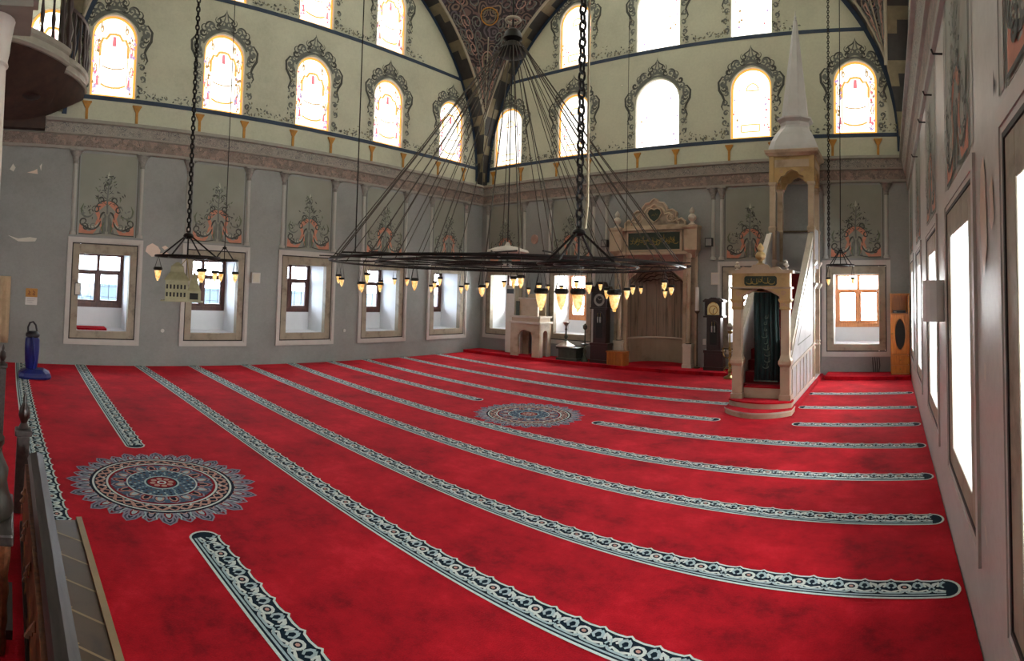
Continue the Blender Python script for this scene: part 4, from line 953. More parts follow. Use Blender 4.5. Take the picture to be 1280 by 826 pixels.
def hood(o0, o1, zt, zs, zc, m, edge, lob=5):
    b = MB(); pts = [(-.95, zt)]; nn = 40
    for i in range(nn+1):
        x = -.95+1.9*i/nn; t = abs(x)/.95; z = zc-(zc-zs)*t**1.5+.05*abs(sin(t*PI*lob/2+.4)); pts.append((x, min(z, zt-.03)))
    pts.append((.95, zt)); b.prism(P, [(mc+x, z) for x, z in pts], o0, o1, m); b.tube([P(mc+x, z, o1) for x, z in pts[1:-1]], .018, edge, 5); return b
hood(-.02, .04, 3.5, 2.62, 3.38, 'rose_paint', 'warm_marble').build('hood', mih); 
for k in range(4): hood(-.22-.14*k, -.16-.14*k, 3.45, 2.55+.02*k, 3.12-.13*k, 'dado_marble' if k % 2 else 'slab_marble', 'brown_marble', 5+k).build('hood_tier', mih)

# ------------------------------------------------------------------ things along the front wall
def arch_panel(b, P, u0, u1, z0, z1, a0, a1, za, o0, o1, m):
    c, h = (a0+a1)/2, (a1-a0)/2
    pts = [(u0, z0), (a0, z0), (a0, za-h*.9)]+[(c-h*cos(PI*i/12), za-h*.9+h*.9*sin(PI*i/12)) for i in range(1, 12)]+[(a1, za-h*.9), (a1, z0), (u1, z0), (u1, z1), (u0, z1)]
    b.prism(P, pts, o0, o1, m)
r = empty('preaching_chair', (-11.48, 15.5, .1), 'pale marble preaching chair on arched legs by the far corner', 'chair')
x0, x1, y0, y1 = -12.1, -10.87, 15.18, 15.84
b = MB(); PF = lambda u, z, o: (u, y0+o, z); PB = lambda u, z, o: (u, y1-o, z)
for p in (PF, PB): arch_panel(b, p, x0, x1, .1, 1.2, -11.78, -11.18, 1.0, 0, .07, 'rose_paint' if False else 'warm_marble')
for xx in (x0, x1-.07): arch_panel(b, lambda u, z, o: (xx+o, u, z), y0+.07, y1-.07, .1, 1.2, y0+.2, y1-.2, .98, 0, .07, 'white_marble')
b.build('arched_base', r, bevel=.006)
b = MB(); b.box(x0-.05, x1+.05, y0-.05, y1+.05, 1.2, 1.27, 'white_marble'); b.box(x0+.02, x1-.02, y0+.02, y1-.02, 1.27, 1.4, 'warm_marble'); b.box(x0-.03, x1+.03, y0-.03, y1+.03, 1.4, 1.46, 'white_marble'); b.build('seat_slab', r, bevel=.008)
b = MB(); b.box(-11.82, -11.06, 15.3, 15.4, 1.46, 2.05, 'warm_marble'); b.box(-11.82, -11.06, 15.75, 15.84, 1.46, 2.2, 'warm_marble'); b.box(-11.82, -11.72, 15.4, 15.75, 1.46, 2.05, 'warm_marble'); b.box(-11.86, -11.02, 15.27, 15.42, 2.03, 2.08, 'white_marble'); b.build('backrest', r, bevel=.006)
b = MB(); b.box(-11.95, -11.82, 15.26, 15.36, 1.46, 1.95, 'bronze_green'); b.build('bronze_plate', r)
def longclock(x, y, zb, W, zs, label, dial_m, arched_top):
    z1, z2, z3, z4 = zs; r = empty('longcase_clock', (x, y, zb), label, 'clock', 'longcase clocks along the front wall'); d = W*.55
    B = lambda b, w, dd, a, c, m='clock_wood': b.box(x-w/2, x+w/2, y-dd/2, y+dd/2, a, c, m)
    b = MB(); B(b, W, d, zb, zb+.1); B(b, W*.94, d*.94, zb+.1, z1-.08); B(b, W, d, z1-.08, z1); b.build('plinth', r, bevel=.008)
    b = MB(); B(b, W*.7, d*.8, z1, z2); b.prism(lambda u, z, o: (u, y-d*.4-o, z), arched(x, W*.22, z1+.1, z2-.08), 0, .015, 'clock_wood'); t = b.build('trunk', r, bevel=.006)
    b = MB(); b.prism(lambda u, z, o: (u, y-d*.4-o, z), arched(x, W*.17, z1+.16, z2-.14), .015, .018, 'dark_opening')
    for s in (-1, 1): b.lathe([(.022, 0), (.022, .18)], (x+s*W*.07, y-d*.4-.03, z2-.42), 'silver', 8); b.tube([(x+s*W*.07, y-d*.4-.03, z2-.25), (x+s*W*.07, y-d*.4-.03, z2-.12)], .006, 'brass')
    b.build('weights', t)
    h = MB(); B(h, W*1.02, d, z2, z2+.05); B(h, W*.9, d*.92, z2+.05, z3-.05); B(h, W*1.06, d*1.04, z3-.05, z3)
    HP = lambda u, z, o: (u, y-d*.46-o, z)
    h.prism(HP, [(x-W*.5, z3), (x+W*.5, z3), (x+W*.42, z3+(z4-z3)*.5), (x+W*.25, z3+(z4-z3)*.45), (x+W*.12, z4), (x-W*.12, z4), (x-W*.25, z3+(z4-z3)*.45), (x-W*.42, z3+(z4-z3)*.5)], -d*.85, .02, 'clock_wood')
    for s in (-1, 1): h.tube([(x+s*W*.42, y-d*.48, z2+.05), (x+s*W*.42, y-d*.48, z3-.05)], .02, 'clock_wood', 8)
    hh = h.build('hood', r, bevel=.005)
    b = MB(); c = (z2+z3)/2
    if arched_top:
        b.prism(HP, arched(x, W*.3, z2+.08, z3-.06), .0, .012, dial_m)
        b.ribbon(HP, [(x+W*.2*cos(a), c-.03+W*.2*sin(a)) for a in [2*PI*i/20 for i in range(21)]], .025, 'gold_paint', .014); b.ribbon(HP, [(x, z2+.12), (x, c-.03), (x+W*.1, c+.03)], .018, 'dark_line', .02); b.ribbon(HP, arc(x, c+W*.12, W*.2, 40, 140), .02, 'gold_paint', .015)
    else:
        b.prism(HP, [(x+W*.3*cos(a), c+W*.3*sin(a)) for a in [2*PI*i/24 for i in range(24)]], 0, .012, 'dark_line'); b.ribbon(HP, [(x+W*.24*cos(a), c+W*.24*sin(a)) for a in [2*PI*i/24 for i in range(25)]], .07, dial_m, .014)
        b.ribbon(HP, [(x-.06, c+.08), (x, c), (x+.09, c+.03)], .018, dial_m, .018)
    b.build('dial', hh)
    return r
longclock(-8.7, 15.5, .1, .66, (.72, 1.78, 2.36, 2.64), 'dark wooden longcase clock left of the prayer niche', 'silver', False)
longclock(-5.0, 15.6, .1, .6, (.68, 1.62, 2.12, 2.2), 'dark wooden longcase clock with golden arched dial beside the pulpit', 'dial', True)
r = empty('bronze_chest', (-9.8, 15.45, .1), 'dark green bronze chest under the window carrying a candlestick', 'chest')
b = MB(); b.box(-10.22, -9.42, 15.2, 15.75, .1, .18, 'bronze_green'); b.box(-10.16, -9.48, 15.25, 15.7, .18, .46, 'bronze_green'); b.box(-10.22, -9.42, 15.2, 15.75, .46, .52, 'bronze_green'); b.build('body', r, bevel=.01)
b = MB(); 
for k in range(4): b.prism(lambda u, z, o: (u, 15.25-o, z), rect(-10.06+k*.16, .06, .22, .42), 0, .012, 'bronze_green')
b.build('front_panels', r)
def lathe_thing(name, label, cat, c, parts, group=None):
    r = empty(name, c, label, cat, group)
    for nm_, prof, m, n in parts: b = MB(); b.lathe(prof, c, m, n); b.build(nm_, r, smooth=True)
    return r
lathe_thing('candlestick', 'thick pewter candlestick with wide conical foot on the bronze chest', 'candlestick', (-10.0, 15.45, .522), [('foot', [(.32, 0), (.33, .03), (.2, .09), (.08, .15), (.05, .18)], 'silver', 20), ('stem', [(.05, .18), (.03, .24), (.06, .3), (.06, .34), (.028, .38), (.026, .52), (.045, .56), (.025, .6), (.025, .68)], 'bronze_green', 14), ('drip_bowl', [(.025, .66), (.06, .7), (.11, .77), (.115, .79), (.07, .78), (.05, .8)], 'silver', 16)], 'candlesticks under the front window')
r = lathe_thing('candlestick', 'thin tall dark candlestick standing right of the bronze chest', 'candlestick', (-9.26, 15.42, .1), [('foot', [(.13, 0), (.13, .03), (.09, .08), (.05, .16)], 'bronze_green', 14), ('stem', [(.05, .16), (.03, .22), (.06, .32), (.03, .4), (.025, .5), (.13, .54), (.13, .56), (.03, .58), (.018, .7), (.018, 1.02)], 'bronze_green', 12), ('cup', [(.018, 1.0), (.07, 1.05), (.075, 1.14), (.03, 1.17), (.02, 1.2)], 'bronze_green', 12)], 'candlesticks under the front window')
r = empty('wooden_box', (-8.0, 15.32, .1), 'orange-brown wooden box on the carpet left of the prayer niche', 'box')
b = MB(); b.box(-8.32, -7.72, 15.16, 15.5, .1, .5, 'box_wood'); b.build('body', r, bevel=.01)
b = MB(); b.box(-8.34, -7.7, 15.14, 15.52, .48, .52, 'box_wood'); b.build('lid', r, bevel=.008)
for u in (-8.3, -8.06, -7.82): MB().box(u, u+.05, 15.148, 15.16, .11, .47, 'cabinet_wood').build('batten', r)
r = empty('candle_stand', (-5.62, 15.8, .1), 'tall white candle on a thin stand between niche and clock', 'candle')
b = MB(); b.lathe([(.06, 0), (.06, .7)], (-5.62, 15.8, 1.8), 'candle_wax', 12); b.build('candle', r, smooth=True)
b = MB(); b.lathe([(.1, 0), (.1, .03), (.03, .06), (.022, .1), (.022, 1.6), (.08, 1.66), (.08, 1.7)], (-5.62, 15.8, .1), 'brown_marble', 12); b.build('stand', r, smooth=True)
r = empty('candelabrum', (-4.32, 14.85, .005), 'brass candelabrum with a glass globe on top left of the pulpit', 'candelabrum')
b = MB(); b.lathe([(.18, 0), (.18, .03), (.06, .08), (.03, .14), (.06, .2), (.03, .26), (.05, .36), (.06, .4), (.025, .46), (.05, .56), (.025, .62), (.02, .7), (.045, .75), (.02, .8), (.018, 1.2), (.07, 1.24), (.08, 1.28), (.03, 1.3)], (-4.32, 14.85, .005), 'brass', 14); b.build('stem', r, smooth=True)
b = MB(); b.lathe([(.03, 0), (.075, .05), (.095, .11), (.07, .17), (.03, .2), (.02, .22)], (-4.32, 14.85, 1.3), 'lamp_glass' if False else 'silver', 16); b.build('globe', r, smooth=True)
for k in range(4):
    a = k*PI/2+.4; b = MB(); c, s = cos(a), sin(a)
    b.tube([(-4.32+c*q, 14.85+s*q, z) for q, z in ((0, .6), (.08, .55), (.16, .6), (.19, .68), (.19, .72))], .014, 'brass', 6); b.build('arm', r, smooth=True); b = MB(); b.lathe([(.02, 0), (.06, .02), (.06, .03), (.02, .03), (.022, .12)], (-4.32+c*.19, 14.85+s*.19, .72), 'brass', 10)
    b.build('candle_cup', r, smooth=True); b = MB(); b.tube([(-4.32+c*q, 14.85+s*q, z) for q, z in ((.03, .3), (.12, .3), (.17, .22), (.12, .17))], .012, 'brass', 6); b.build('lower_scroll', r, smooth=True)
# cabinet in the right corner
r = empty('wooden_cabinet', (.3, 15.6, .1), 'narrow orange-brown wooden cabinet in the front right corner', 'cabinet')
b = MB(); u0, u1, ya, yb = .03, .55, 15.38, 15.85
b.box(u0, u0+.03, ya, yb, .1, 2.28, 'cabinet_wood'); b.box(u1-.03, u1, ya, yb, .1, 2.28, 'cabinet_wood'); b.box(u0, u1, yb-.03, yb, .1, 2.28, 'cabinet_wood')
for z in (.1, .62, 1.74, 2.25): b.box(u0, u1, ya, yb, z, z+.03, 'cabinet_wood')
b.box(u0-.02, u1+.02, ya-.02, yb, 2.28, 2.31, 'cabinet_wood'); b.build('carcass', r)
b = MB(); DP = lambda u, z, o: (u, ya-o, z); b.prism(DP, rect(.29, .255, .66, 1.73), 0, .025, 'cabinet_wood'); ov = [(.29+.15*cos(a)*(1 if abs(sin(a)) < .8 else .9), 1.2+.43*sin(a)) for a in [2*PI*i/24 for i in range(24)]]
d_ = b.build('door', r, bevel=.006)
b = MB(); b.prism(DP, ov, .025, .03, 'dark_opening'); b.tube([DP(u, z, .03) for u, z in ov+ov[:1]], .014, 'box_wood', 6); b.build('oval_pane', d_)
b = MB(); b.lathe([(.012, 0), (.02, .02), (.012, .03)], (.08, ya-.04, 1.2), 'brass', 8); b.build('knob', d_)
for z in (.14, .39):
    b = MB(); b.prism(DP, rect(.29, .25, z, z+.22), 0, .02, 'cabinet_wood'); q = b.build('drawer', r, bevel=.006)
    b = MB(); b.lathe([(.015, 0), (.022, .02), (.012, .03)], (.29, ya-.035, z+.1), 'brass', 8); b.build('knob', q)
b = MB(); b.box(.5, .54, 15.02, 15.38, 1.78, 2.24, 'cabinet_wood'); b.build('open_door', r, bevel=.006)
b = MB(); b.box(.1, .45, 15.45, 15.75, 1.775, 1.84, 'black_plastic'); b.box(.12, .2, 15.44, 15.45, 1.79, 1.82, 'silver'); o = b.build('amplifier'); tag(o, 'flat black amplifier inside the open top of the cabinet', 'amplifier')
b = MB()
for k in range(4): b.tube([(-.48+k*.06, 15.97, .52), (-.48+k*.06, 15.9, .5), (-.47+k*.06+.01*(k % 2), 15.88, .3), (-.46+k*.05, 15.86, .11)], .014, 'dark_plastic', 6)
b.box(-.52, -.26, 15.93, 15.99, .42, .52, 'grey_plastic'); o = b.build('cable_bundle'); tag(o, 'dark cables hanging from a small box below the window beside the cabinet', 'cables')
r = empty('air_conditioner', (-12.55, 15.8, .1), 'tall narrow pale upright unit with dark slot by the far corner window', 'air conditioner')
b = MB(); b.box(-12.75, -12.35, 15.68, 15.93, .1, 2.5, 'cream_plastic'); b.build('housing', r, bevel=.015); b = MB(); b.box(-12.7, -12.4, 15.67, 15.682, 2.2, 2.36, 'dark_plastic'); b.build('slot', r)
# small fittings on walls
def wallbox(name, P, u0, u1, z0, z1, d, m, label, cat, extra=None):
    r = empty(name, P((u0+u1)/2, z0, 0), label, cat, 'small speakers on the walls' if cat == 'speaker' else None); b = MB(); b.pbox(P, u0, u1, z0, z1, .001, d, m); b.build('housing', r, bevel=.006)
    b = MB(); q = (u1-u0)*.12
    if extra: b.pbox(P, u0+q, u1-q, z0+q, z1-q, d, d+.006, extra); b.build('face', r)
    return r
r = empty('wall_notice', LW(.6, 1.48, 0), 'orange and white paper notice on the left wall above the vacuum', 'notice'); b = MB(); b.pbox(LW, .46, .76, 1.48, 1.9, .002, .012, 'white_plastic'); b.build('sheet', r)
b = MB(); b.pbox(LW, .46, .76, 1.68, 1.9, .012, .016, 'orange_paper')
for u in (.55, .67): b.ribbon(LW, [(u-.03, 1.74), (u+.02, 1.8), (u-.02, 1.84)], .025, 'carved_wood', .018); b.ribbon(LW, [(u, 1.72), (u+.03, 1.76)], .02, 'carved_wood', .019)
for k in range(3): b.ribbon(LW, [(.5, 1.63-k*.04), (.72-.04*k, 1.63-k*.04)], .008, 'grey_plastic', .014)
b.build('print', r)
wallbox('thermostat', LW, 1.7, 1.86, 1.78, 2.1, .06, 'dark_plastic', 'small framed panel on the stone surround of the window by the vacuum', 'panel', 'cream_plastic')
wallbox('wall_speaker', LW, 6.56, 6.82, 2.28, 2.58, .12, 'white_plastic', 'white box speaker on the left wall between two windows', 'speaker', 'cream_plastic')
for y, lb in ((4.08, 'round white socket low on the left wall by the first windows'), (9.79, 'round white socket low on the left wall past the middle window')):
    o = MB().prism(LW, [(y+.05*cos(a), .93+.05*sin(a)) for a in [2*PI*i/14 for i in range(14)]], .001, .025, 'white_plastic').build('wall_socket'); tag(o, lb, 'socket', 'round sockets on the left wall')
wallbox('wall_speaker', FW, -5.42, -5.18, 3.72, 3.98, .15, 'dark_plastic', 'small dark speaker high on the wall right of the prayer niche', 'speaker', 'grey_plastic')
wallbox('wall_speaker', FW, -8.98, -8.76, 3.78, 4.02, .15, 'dark_plastic', 'small dark speaker high on the wall left of the prayer niche', 'speaker', 'grey_plastic')
wallbox('control_panel', FW, -5.24, -4.98, 2.58, 2.94, .06, 'cream_plastic', 'cream control panel on the front wall above the right clock', 'panel', 'white_plastic')
wallbox('light_switch', FW, -5.5, -5.4, .78, .95, .03, 'cream_plastic', 'cream switch low on the wall beside the candle stand', 'switch', 'white_plastic')
o = MB().prism(FW, [(-11.74+.14*cos(a), 4.14+.17*sin(a)) for a in [2*PI*i/18 for i in range(18)]], .001, .06, 'rose_paint').build('wall_plaque'); tag(o, 'small reddish oval plaque on the front wall near the corner', 'plaque')
r = empty('wall_speaker', (.5, 6.05, 2.02), 'rounded grey loudspeaker on the right wall between two windows', 'speaker')
b = MB(); b.prism(lambda u, v, o: (u, v, o), [(.584, 6.27), (.37, 6.22), (.36, 6.0), (.385, 5.95), (.43, 5.92), (.5, 5.91), (.584, 5.93)], 2.02, 2.46, 'white_plastic'); b.build('housing', r, bevel=.01)
b = MB(); b.add([(.358, 6.2, 2.05), (.358, 6.01, 2.05), (.358, 6.01, 2.43), (.358, 6.2, 2.43)], [(0, 1, 2, 3)], 'grey_plastic'); b.build('grille', r)
b = MB(); b.prism(lambda u, v, o: (u, v, o), [(-14.42, 1.86), (-14.42, 2.62), (-15.1, 2.66), (-15.1, 1.84)], .883, .93, 'red_pile'); o = b.build('folded_rug', bevel=.012); tag(o, 'red folded rug lying in the niche of the window by the vacuum', 'rug')
# vacuum cleaner, robe
r = empty('vacuum_cleaner', (-12.35, .62, .005), 'upright blue vacuum cleaner on the carpet at the left wall', 'vacuum cleaner')
b = MB(); b.loft([[(-12.35+x*w, .68+y*h, z) for x, y in ((-1, -.7), (-.7, -1), (.7, -1), (1, -.7), (1, .7), (.7, 1), (-.7, 1), (-1, .7))] for w, h, z in ((.28, .34, .006), (.29, .36, .06), (.26, .33, .13), (.16, .2, .2))], 'blue_plastic'); b.build('floor_head', r, bevel=.01)
b = MB(); b.lathe([(.1, 0), (.13, .04), (.15, .2), (.165, .45), (.16, .66), (.12, .72)], (-12.38, .6, .18), 'blue_plastic', 18); b.build('body', r, smooth=True)
b = MB(); b.lathe([(.13, 0), (.16, .03), (.16, .08), (.1, .14)], (-12.38, .6, .88), 'black_plastic', 18); b.build('motor_cap', r, smooth=True)
b = MB(); b.tube([(-12.38, .5, .95), (-12.38, .49, 1.1), (-12.38, .53, 1.2), (-12.38, .6, 1.22), (-12.38, .66, 1.15), (-12.38, .7, .98)], .022, 'black_plastic', 8); b.build('handle', r, smooth=True)
b = MB(); b.tube([(-12.2, .6, .9), (-12.15, .62, .7), (-12.2, .66, .4), (-12.22, .62, .18)], .02, 'blue_plastic', 8); b.build('hose', r, smooth=True)
b = MB(); rings = []
for k in range(9):
    z = .5+1.68*k/8; w = .5*(1-.35*(k/8)**3); rings.append([(-14.2+.03*sin(i*1.3+k*.3)+.05*sin(PI*i/12), .06-w+w*i/12, z) for i in range(13)])
b.loft(rings, 'cotton_tan', False, False); o = b.build('robe', smooth=True); o.modifiers.new('thick', 'SOLIDIFY').thickness = .02; tag(o, 'long tan robe hanging on the wall by the white column', 'robe')
# ------------------------------------------------------------------ chandeliers
def chain_mesh(b, x, y, z0, z1, r, L, m='iron'):
    n = int((z1-z0)/(L*.78)); st = (z1-z0)/max(n, 1)
    for k in range(n):
        zc = z0+(k+.5)*st; f = k % 2; pts = []
        for i in range(10):
            a = 2*PI*i/10; d, h = L*.3*cos(a), L*.5*sin(a); pts.append((x+(d if f else 0), y+(0 if f else d), zc+h))
        rings = []
        for i in range(10):
            p = Vector(pts[i]); t = (Vector(pts[(i+1) % 10])-Vector(pts[i-1])).normalized(); s = Vector((0, 1, 0)) if f else Vector((1, 0, 0)); q = t.cross(s)
            rings.append([tuple(p+s*r*cos(2*PI*j/4)+q*r*sin(2*PI*j/4)) for j in range(4)])
        rings.append(rings[0]); b.loft(rings, m, True, False)
def lamp_part(parent, p, ztop, sc, proto=[None]):
    """oil lamp: glass cup with metal cap and hanging wires, a part of its chandelier"""
    c = Vector(p); k = sc
    b = MB(); b.lathe([(.012, 0), (.022, .012), (.018, .025), (.035, .045), (.05, .1), (.062, .17), (.064, .19)], (c.x, c.y, c.z-.2*k), 'lamp_glass', 12)
    if k != 1: b.v = [(c.x+(v[0]-c.x)*k, c.y+(v[1]-c.y)*k, c.z+(v[2]-(c.z-.2*k))*k-.2*k) for v in b.v]
    b2 = MB(); b2.lathe([(.062*k, -.012*k), (.082*k, 0), (.088*k, .02*k), (.075*k, .05*k), (.05*k, .055*k)], (c.x, c.y, c.z), 'iron', 12)
    b3 = MB()
    b3.tube([(c.x+.05*k, c.y+.05*k, c.z+.04*k), (c.x, c.y, ztop), (c.x-.05*k, c.y-.05*k, c.z+.04*k)], .005, 'iron', 4)
    g = b.build('oil_lamp', parent, smooth=True); b2.build('lamp_cap', g); b3.build('hanging_wire', g)
    # parts were built in world space relative to parent; children of g share its origin
    return g
# great ring chandelier over the middle of the hall
gx, gy, gz, GR = -6.9, 8.5, 2.8, 3.42
G = empty('ring_chandelier', (gx, gy, gz), 'huge iron ring chandelier hung from a fan of ropes in mid hall', 'chandelier')
for R_, t in ((GR, .026), (GR-.12, .014), (2.55, .018), (1.5, .016)):
    b = MB(); b.ring((gx, gy, gz), R_, t, 'iron', 72, 6); b.build('iron_ring', G, smooth=True)
for k in range(12):
    a = 2*PI*k/12+.1; b = MB(); b.tube([(gx+q*cos(a), gy+q*sin(a), gz+.035) for q in (.2, 1.6, GR+.22)], [.016, .016, .01], 'iron', 6); b.build('spoke', G)
for k in range(6):
    a0, a1 = 2*PI*k/6+.3, 2*PI*(k+1.9)/6+.3; b = MB(); b.tube([(gx+GR*cos(a0), gy+GR*sin(a0), gz+.07), (gx+GR*cos(a1), gy+GR*sin(a1), gz+.06)], .014, 'iron', 5); b.build('cross_bar', G)
hz = 7.2
b = MB(); b.lathe([(.1, 0), (.28, .04), (.3, .12), (.22, .2), (.12, .3), (.2, .36), (.16, .5), (.06, .58)], (gx, gy, hz-.25), 'iron', 16); b.build('rope_hub', G, smooth=True)
b = MB(); b.tube([(gx, gy, hz+.3), (gx, gy, 22.3)], .02, 'iron', 6); b.build('hanging_rod', G)
b = MB(); b.ring((gx, gy, hz+.5), .14, .03, 'arch_white', 20, 6); b.build('hub_ring', G)
b = MB(); b.tube([(gx, gy, hz-.2), (gx, gy, gz)], .012, 'iron', 5); b.build('centre_rod', G)
b = MB(); b.lathe([(.42, 0), (.4, .04), (.22, .1), (.06, .13), (.03, .2)], (gx, gy, gz+.26), 'plaster_white', 20); b.build('pale_dish', G, smooth=True)
for k in range(36):
    a = 2*PI*k/36+.03; R_ = GR if k % 2 else (2.55 if k % 4 else GR-.12); b = MB()
    p0 = Vector((gx+.2*cos(a), gy+.2*sin(a), hz)); p1 = Vector((gx+R_*cos(a), gy+R_*sin(a), gz)); b.tube([p0, p0.lerp(p1, .5)-Vector((0, 0, .06)), p1], .0095, 'rope', 4); b.build('rope', G)
for k in range(42):
    if k < 24: a = 2*PI*k/24+.05*sin(k*2.3); R_ = 3.3-.12*(k % 3)
    else: a = 2*PI*(k-24)/18+.2; R_ = 2.45 if k % 2 else 1.45
    lamp_part(G, (gx+R_*cos(a), gy+R_*sin(a), gz-.3-.07*(k % 3)), gz-.02, .66+.06*(k % 2))
# smaller ring lights on their own chains
def ring_light(name, label, x, y, hubz, rz, rr_, n, sc, link, top=20., a0=.4, chain=True, drop=.3, wire=.012):
    r = empty(name, (x, y, rz), label, 'chandelier', 'small ring lights on chains and cables')
    b = MB()
    if chain: chain_mesh(b, x, y, hubz+.06, top, link*.14, link)
    else: b.tube([(x, y, hubz), (x, y, top)], wire, 'iron', 5)
    b.build('chain' if chain else 'suspension_cable', r)
    b = MB(); k = rr_/.5; b.lathe([(.03*k, -.05*k), (.07*k, -.03*k), (.085*k, 0), (.07*k, .03*k), (.03*k, .05*k)], (x, y, hubz), 'iron', 12)
    b.ring((x, y, hubz+.07*k), .03*k, .01*k, 'iron', 10, 5); b.build('hub', r, smooth=True)
    for j in range(4):
        a = a0+j*PI/2; b = MB(); b.tube([(x+.05*k*cos(a), y+.05*k*sin(a), hubz), (x+rr_*cos(a), y+rr_*sin(a), rz)], wire, 'iron', 5); b.build('stay', r)
    b = MB(); b.ring((x, y, rz), rr_, .016, 'iron', 40, 6); b.ring((x, y, rz-.01), rr_*.6, .01, 'iron', 32, 5)
    for j in range(2):
        a = a0+j*PI/2; b.tube([(x-rr_*cos(a), y-rr_*sin(a), rz), (x+rr_*cos(a), y+rr_*sin(a), rz)], .01, 'iron', 5)
    b.build('iron_ring', r, smooth=True)
    b = MB(); b.tube([(x, y, hubz), (x, y, rz)], wire, 'iron', 5); b.build('centre_rod', r)
    for a in ([a0+.5+2*PI*j/n for j in range(n)] if isinstance(n, int) else [math.radians(q) for q in n]):
        lamp_part(r, (x+rr_*.9*cos(a), y+rr_*.9*sin(a), rz-drop), rz, sc)
    return r
ring_light('ring_light', 'iron ring light on a thick chain, nearest to the viewer', -2.9, 4.68, 2.91, 2.6, .4, (302, 24, 218, 150), .86, .11, a0=4.77, drop=.29)
b = MB(); b.tube([(-2.84, 4.7, 2.95), (-2.83, 4.72, 3.2), (-2.85, 4.72, 5), (-2.85, 4.72, 18)], .014, 'cable_cream', 5); o = b.build('power_cable'); tag(o, 'cream power cable running up beside the thick chain', 'cable')
ring_light('ring_light', 'iron ring light on a chain carrying the model mosque', -7.6, 2.5, 2.94, 2.64, .46, 3, .78, .085, a0=3.9, drop=.2)
ring_light('ring_light', 'wire ring light on a thin cable behind the model mosque', -8.55, 3.45, 2.86, 2.66, .22, 3, .7, .08, chain=False, drop=.22, wire=.007)
ring_light('ring_light', 'small dark ring light on a thin cable before the window right of the pulpit', -.78, 9.0, 3.02, 2.78, .22, 2, .5, .08, chain=False, drop=.22, wire=.008, a0=-.5)
b = MB(); chain_mesh(b, -.97, 9.0, 3.05, 18, .007, .055); o = b.build('hanging_chain'); tag(o, 'empty chain hanging before the wall right of the pulpit', 'chain')
b = MB(); b.tube([(-8.6, 6.1, 2.95), (-8.6, 6.1, 19)], .012, 'iron', 5); o = b.build('hanging_cable'); tag(o, 'thin dark cable hanging in front of the third left window', 'cable', 'thin cables hanging from above')
b = MB(); b.tube([(-6.4, 12.6, 3.2), (-6.4, 12.6, 17)], .007, 'iron', 5); o = b.build('hanging_cable'); tag(o, 'thin cable hanging in front of the prayer niche', 'cable', 'thin cables hanging from above')
# model mosque hung under the left ring light
mx, my, mz = -7.66, 2.46, 2.0
M_ = empty('model_mosque', (mx, my, mz), 'small pale brass model mosque hanging under the left ring light', 'ornament')
ang = math.radians(72); ca, sa = cos(ang), sin(ang)
def MP(u, v, z): return (mx+u*ca-v*sa, my+u*sa+v*ca, mz+z)
def mbox(b, u0, u1, v0, v1, z0, z1, m='model_brass'):
    v = [MP(x, y, z) for x in (u0, u1) for y in (v0, v1) for z in (z0, z1)]; b.add(v, [(0, 1, 3, 2), (4, 6, 7, 5), (0, 4, 5, 1), (2, 3, 7, 6), (0, 2, 6, 4), (1, 5, 7, 3)], m)
b = MB(); mbox(b, -.3, .3, -.16, .16, 0, .015); b.build('base_plate', M_)
for sgn in (1,):
    b = MB(); mbox(b, -.24, .08, -.13, .13, .015, .3); b.build('hall', M_)
    for row in (.07, .18):
        for v in (.13, -.134):
            b = MB()
            for k in range(6): mbox(b, -.225+k*.05, -.2+k*.05, v, v+.004, row, row+.06, 'dark_opening')
            b.build('window_row', M_)
b = MB(); b.loft([[MP(u, v, z) for u, v in ((-.26*q-.08*(1-q), -.15*q), (.1*q-.08*(1-q), -.15*q), (.1*q-.08*(1-q), .15*q), (-.26*q-.08*(1-q), .15*q))] for q, z in ((1, .3), (.95, .32), (.55, .42), (.5, .5), (.1, .56))], 'model_brass'); b.build('roof', M_)
b = MB(); b.loft([[MP(.17+.1*q*x, .11*q*y, z) for x, y in ((-1, -1), (1, -1), (1, 1), (-1, 1))] for q, z in ((1, .015), (1, .16), (.8, .2), (.15, .42))], 'model_brass'); mbox(b, .11, .23, -.115, -.11, .04, .13, 'dark_opening'); mbox(b, .11, .23, .11, .115, .04, .13, 'dark_opening'); b.build('side_tower', M_)
b = MB()
for u in (-.2, .1): b.tube([MP(u, 0, .3), (mx+.04, my+.04, 2.62)], .005, 'brass', 4)
b.build('suspension_wire', M_)
# neighbouring building seen through the left windows
b = MB(); b.box(-24, -23.6, -14, 30, -1, 1.95, 'exterior_wall'); 
for k in range(20): b.box(-23.6, -23.55, -12+k*2, -11.2+k*2, .3, 1.0, 'grey_plastic')
o = b.build('exterior_wall'); tag(o, 'low bluish boundary wall outside the left windows', 'wall', kind=S)
b = MB(); b.box(-60, -15.6, -40, 50, -1.2, -1.0, 'exterior_ground'); o = b.build('exterior_ground'); tag(o, 'grey ground outside the left windows', 'ground', kind=S)

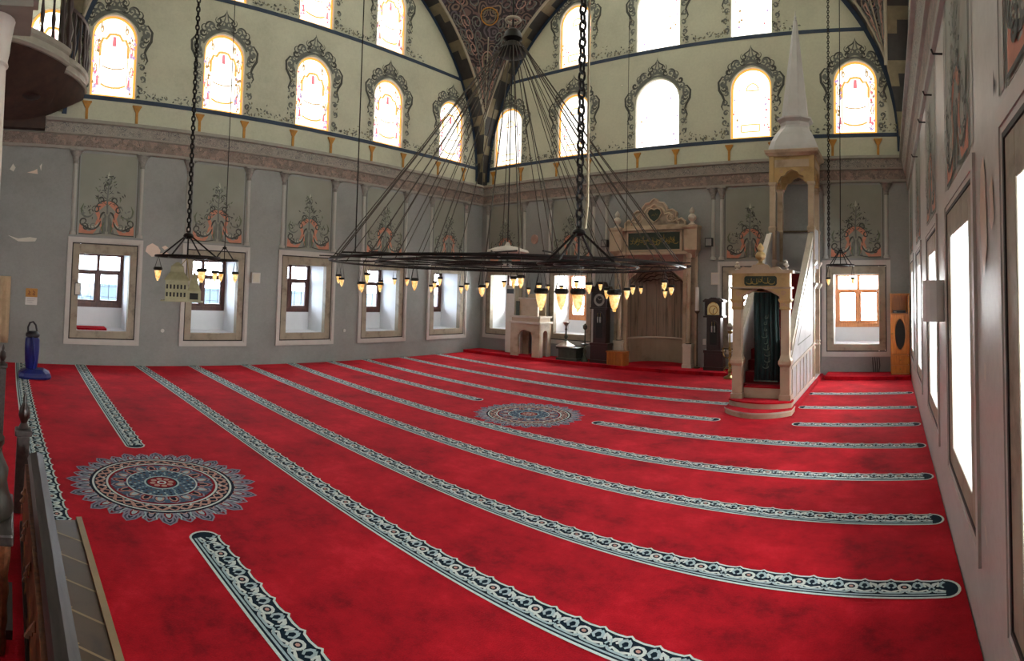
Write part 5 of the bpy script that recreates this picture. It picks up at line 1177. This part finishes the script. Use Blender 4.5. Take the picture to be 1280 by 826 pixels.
# ------------------------------------------------------------------ daylight and camera
sc = bpy.context.scene
w = bpy.data.worlds.new('sky'); sc.world = w; w.use_nodes = True; nt = w.node_tree; bg = nt.nodes['Background']
tc = nt.nodes.new('ShaderNodeTexCoord'); dt = nt.nodes.new('ShaderNodeVectorMath'); dt.operation = 'DOT_PRODUCT'
sd = Vector((.62, .62, .48)).normalized(); dt.inputs[1].default_value = sd; nt.links.new(tc.outputs['Generated'], dt.inputs[0])
rp = nt.nodes.new('ShaderNodeValToRGB'); rp.color_ramp.elements[0].position = -.6; e = rp.color_ramp.elements
mr = nt.nodes.new('ShaderNodeMapRange'); mr.inputs[1].default_value = -1; mr.inputs[2].default_value = 1; nt.links.new(dt.outputs['Value'], mr.inputs[0]); nt.links.new(mr.outputs[0], rp.inputs[0])
e[0].position = .1; e[0].color = (.40, .46, .55, 1); e[1].position = .95; e[1].color = (1., .97, .92, 1)
nt.links.new(rp.outputs[0], bg.inputs[0]); bg.inputs[1].default_value = WORLD
cd = bpy.data.cameras.new('camera'); cam = bpy.data.objects.new('camera', cd); col.objects.link(cam); sc.camera = cam
yaw, pitch, roll, f, cy, H = .6733, .0437, .0237, 700.43, 331.5, 2.3329
Rz = Matrix(((cos(yaw), sin(yaw), 0), (-sin(yaw), cos(yaw), 0), (0, 0, 1))); Rx = Matrix(((1, 0, 0), (0, cos(pitch), sin(pitch)), (0, -sin(pitch), cos(pitch)))); Ry = Matrix(((cos(roll), 0, sin(roll)), (0, 1, 0), (-sin(roll), 0, cos(roll))))
Rm = Ry @ Rx @ Rz
m4 = Matrix((Rm[0], Rm[2], -Vector(Rm[1]))).transposed().to_4x4(); m4.translation = (0, 0, H); cam.matrix_world = m4
cd.type = 'PANO'; cd.panorama_type = 'CENTRAL_CYLINDRICAL'
cd.central_cylindrical_radius = 1.; cd.central_cylindrical_range_u_min = -640/f; cd.central_cylindrical_range_u_max = 640/f
cd.central_cylindrical_range_v_min = (cy-826)/f; cd.central_cylindrical_range_v_max = cy/f
cd.clip_start = .02
sc.view_settings.view_transform = 'Standard'; sc.view_settings.look = 'None'; sc.view_settings.gamma = 1; sc.view_settings.use_curve_mapping = False
sc.view_settings.exposure = EXPO
sc.cycles.max_bounces = 8; sc.cycles.diffuse_bounces = 6; sc.cycles.sample_clamp_indirect = 6
sc.cycles.use_denoising = True
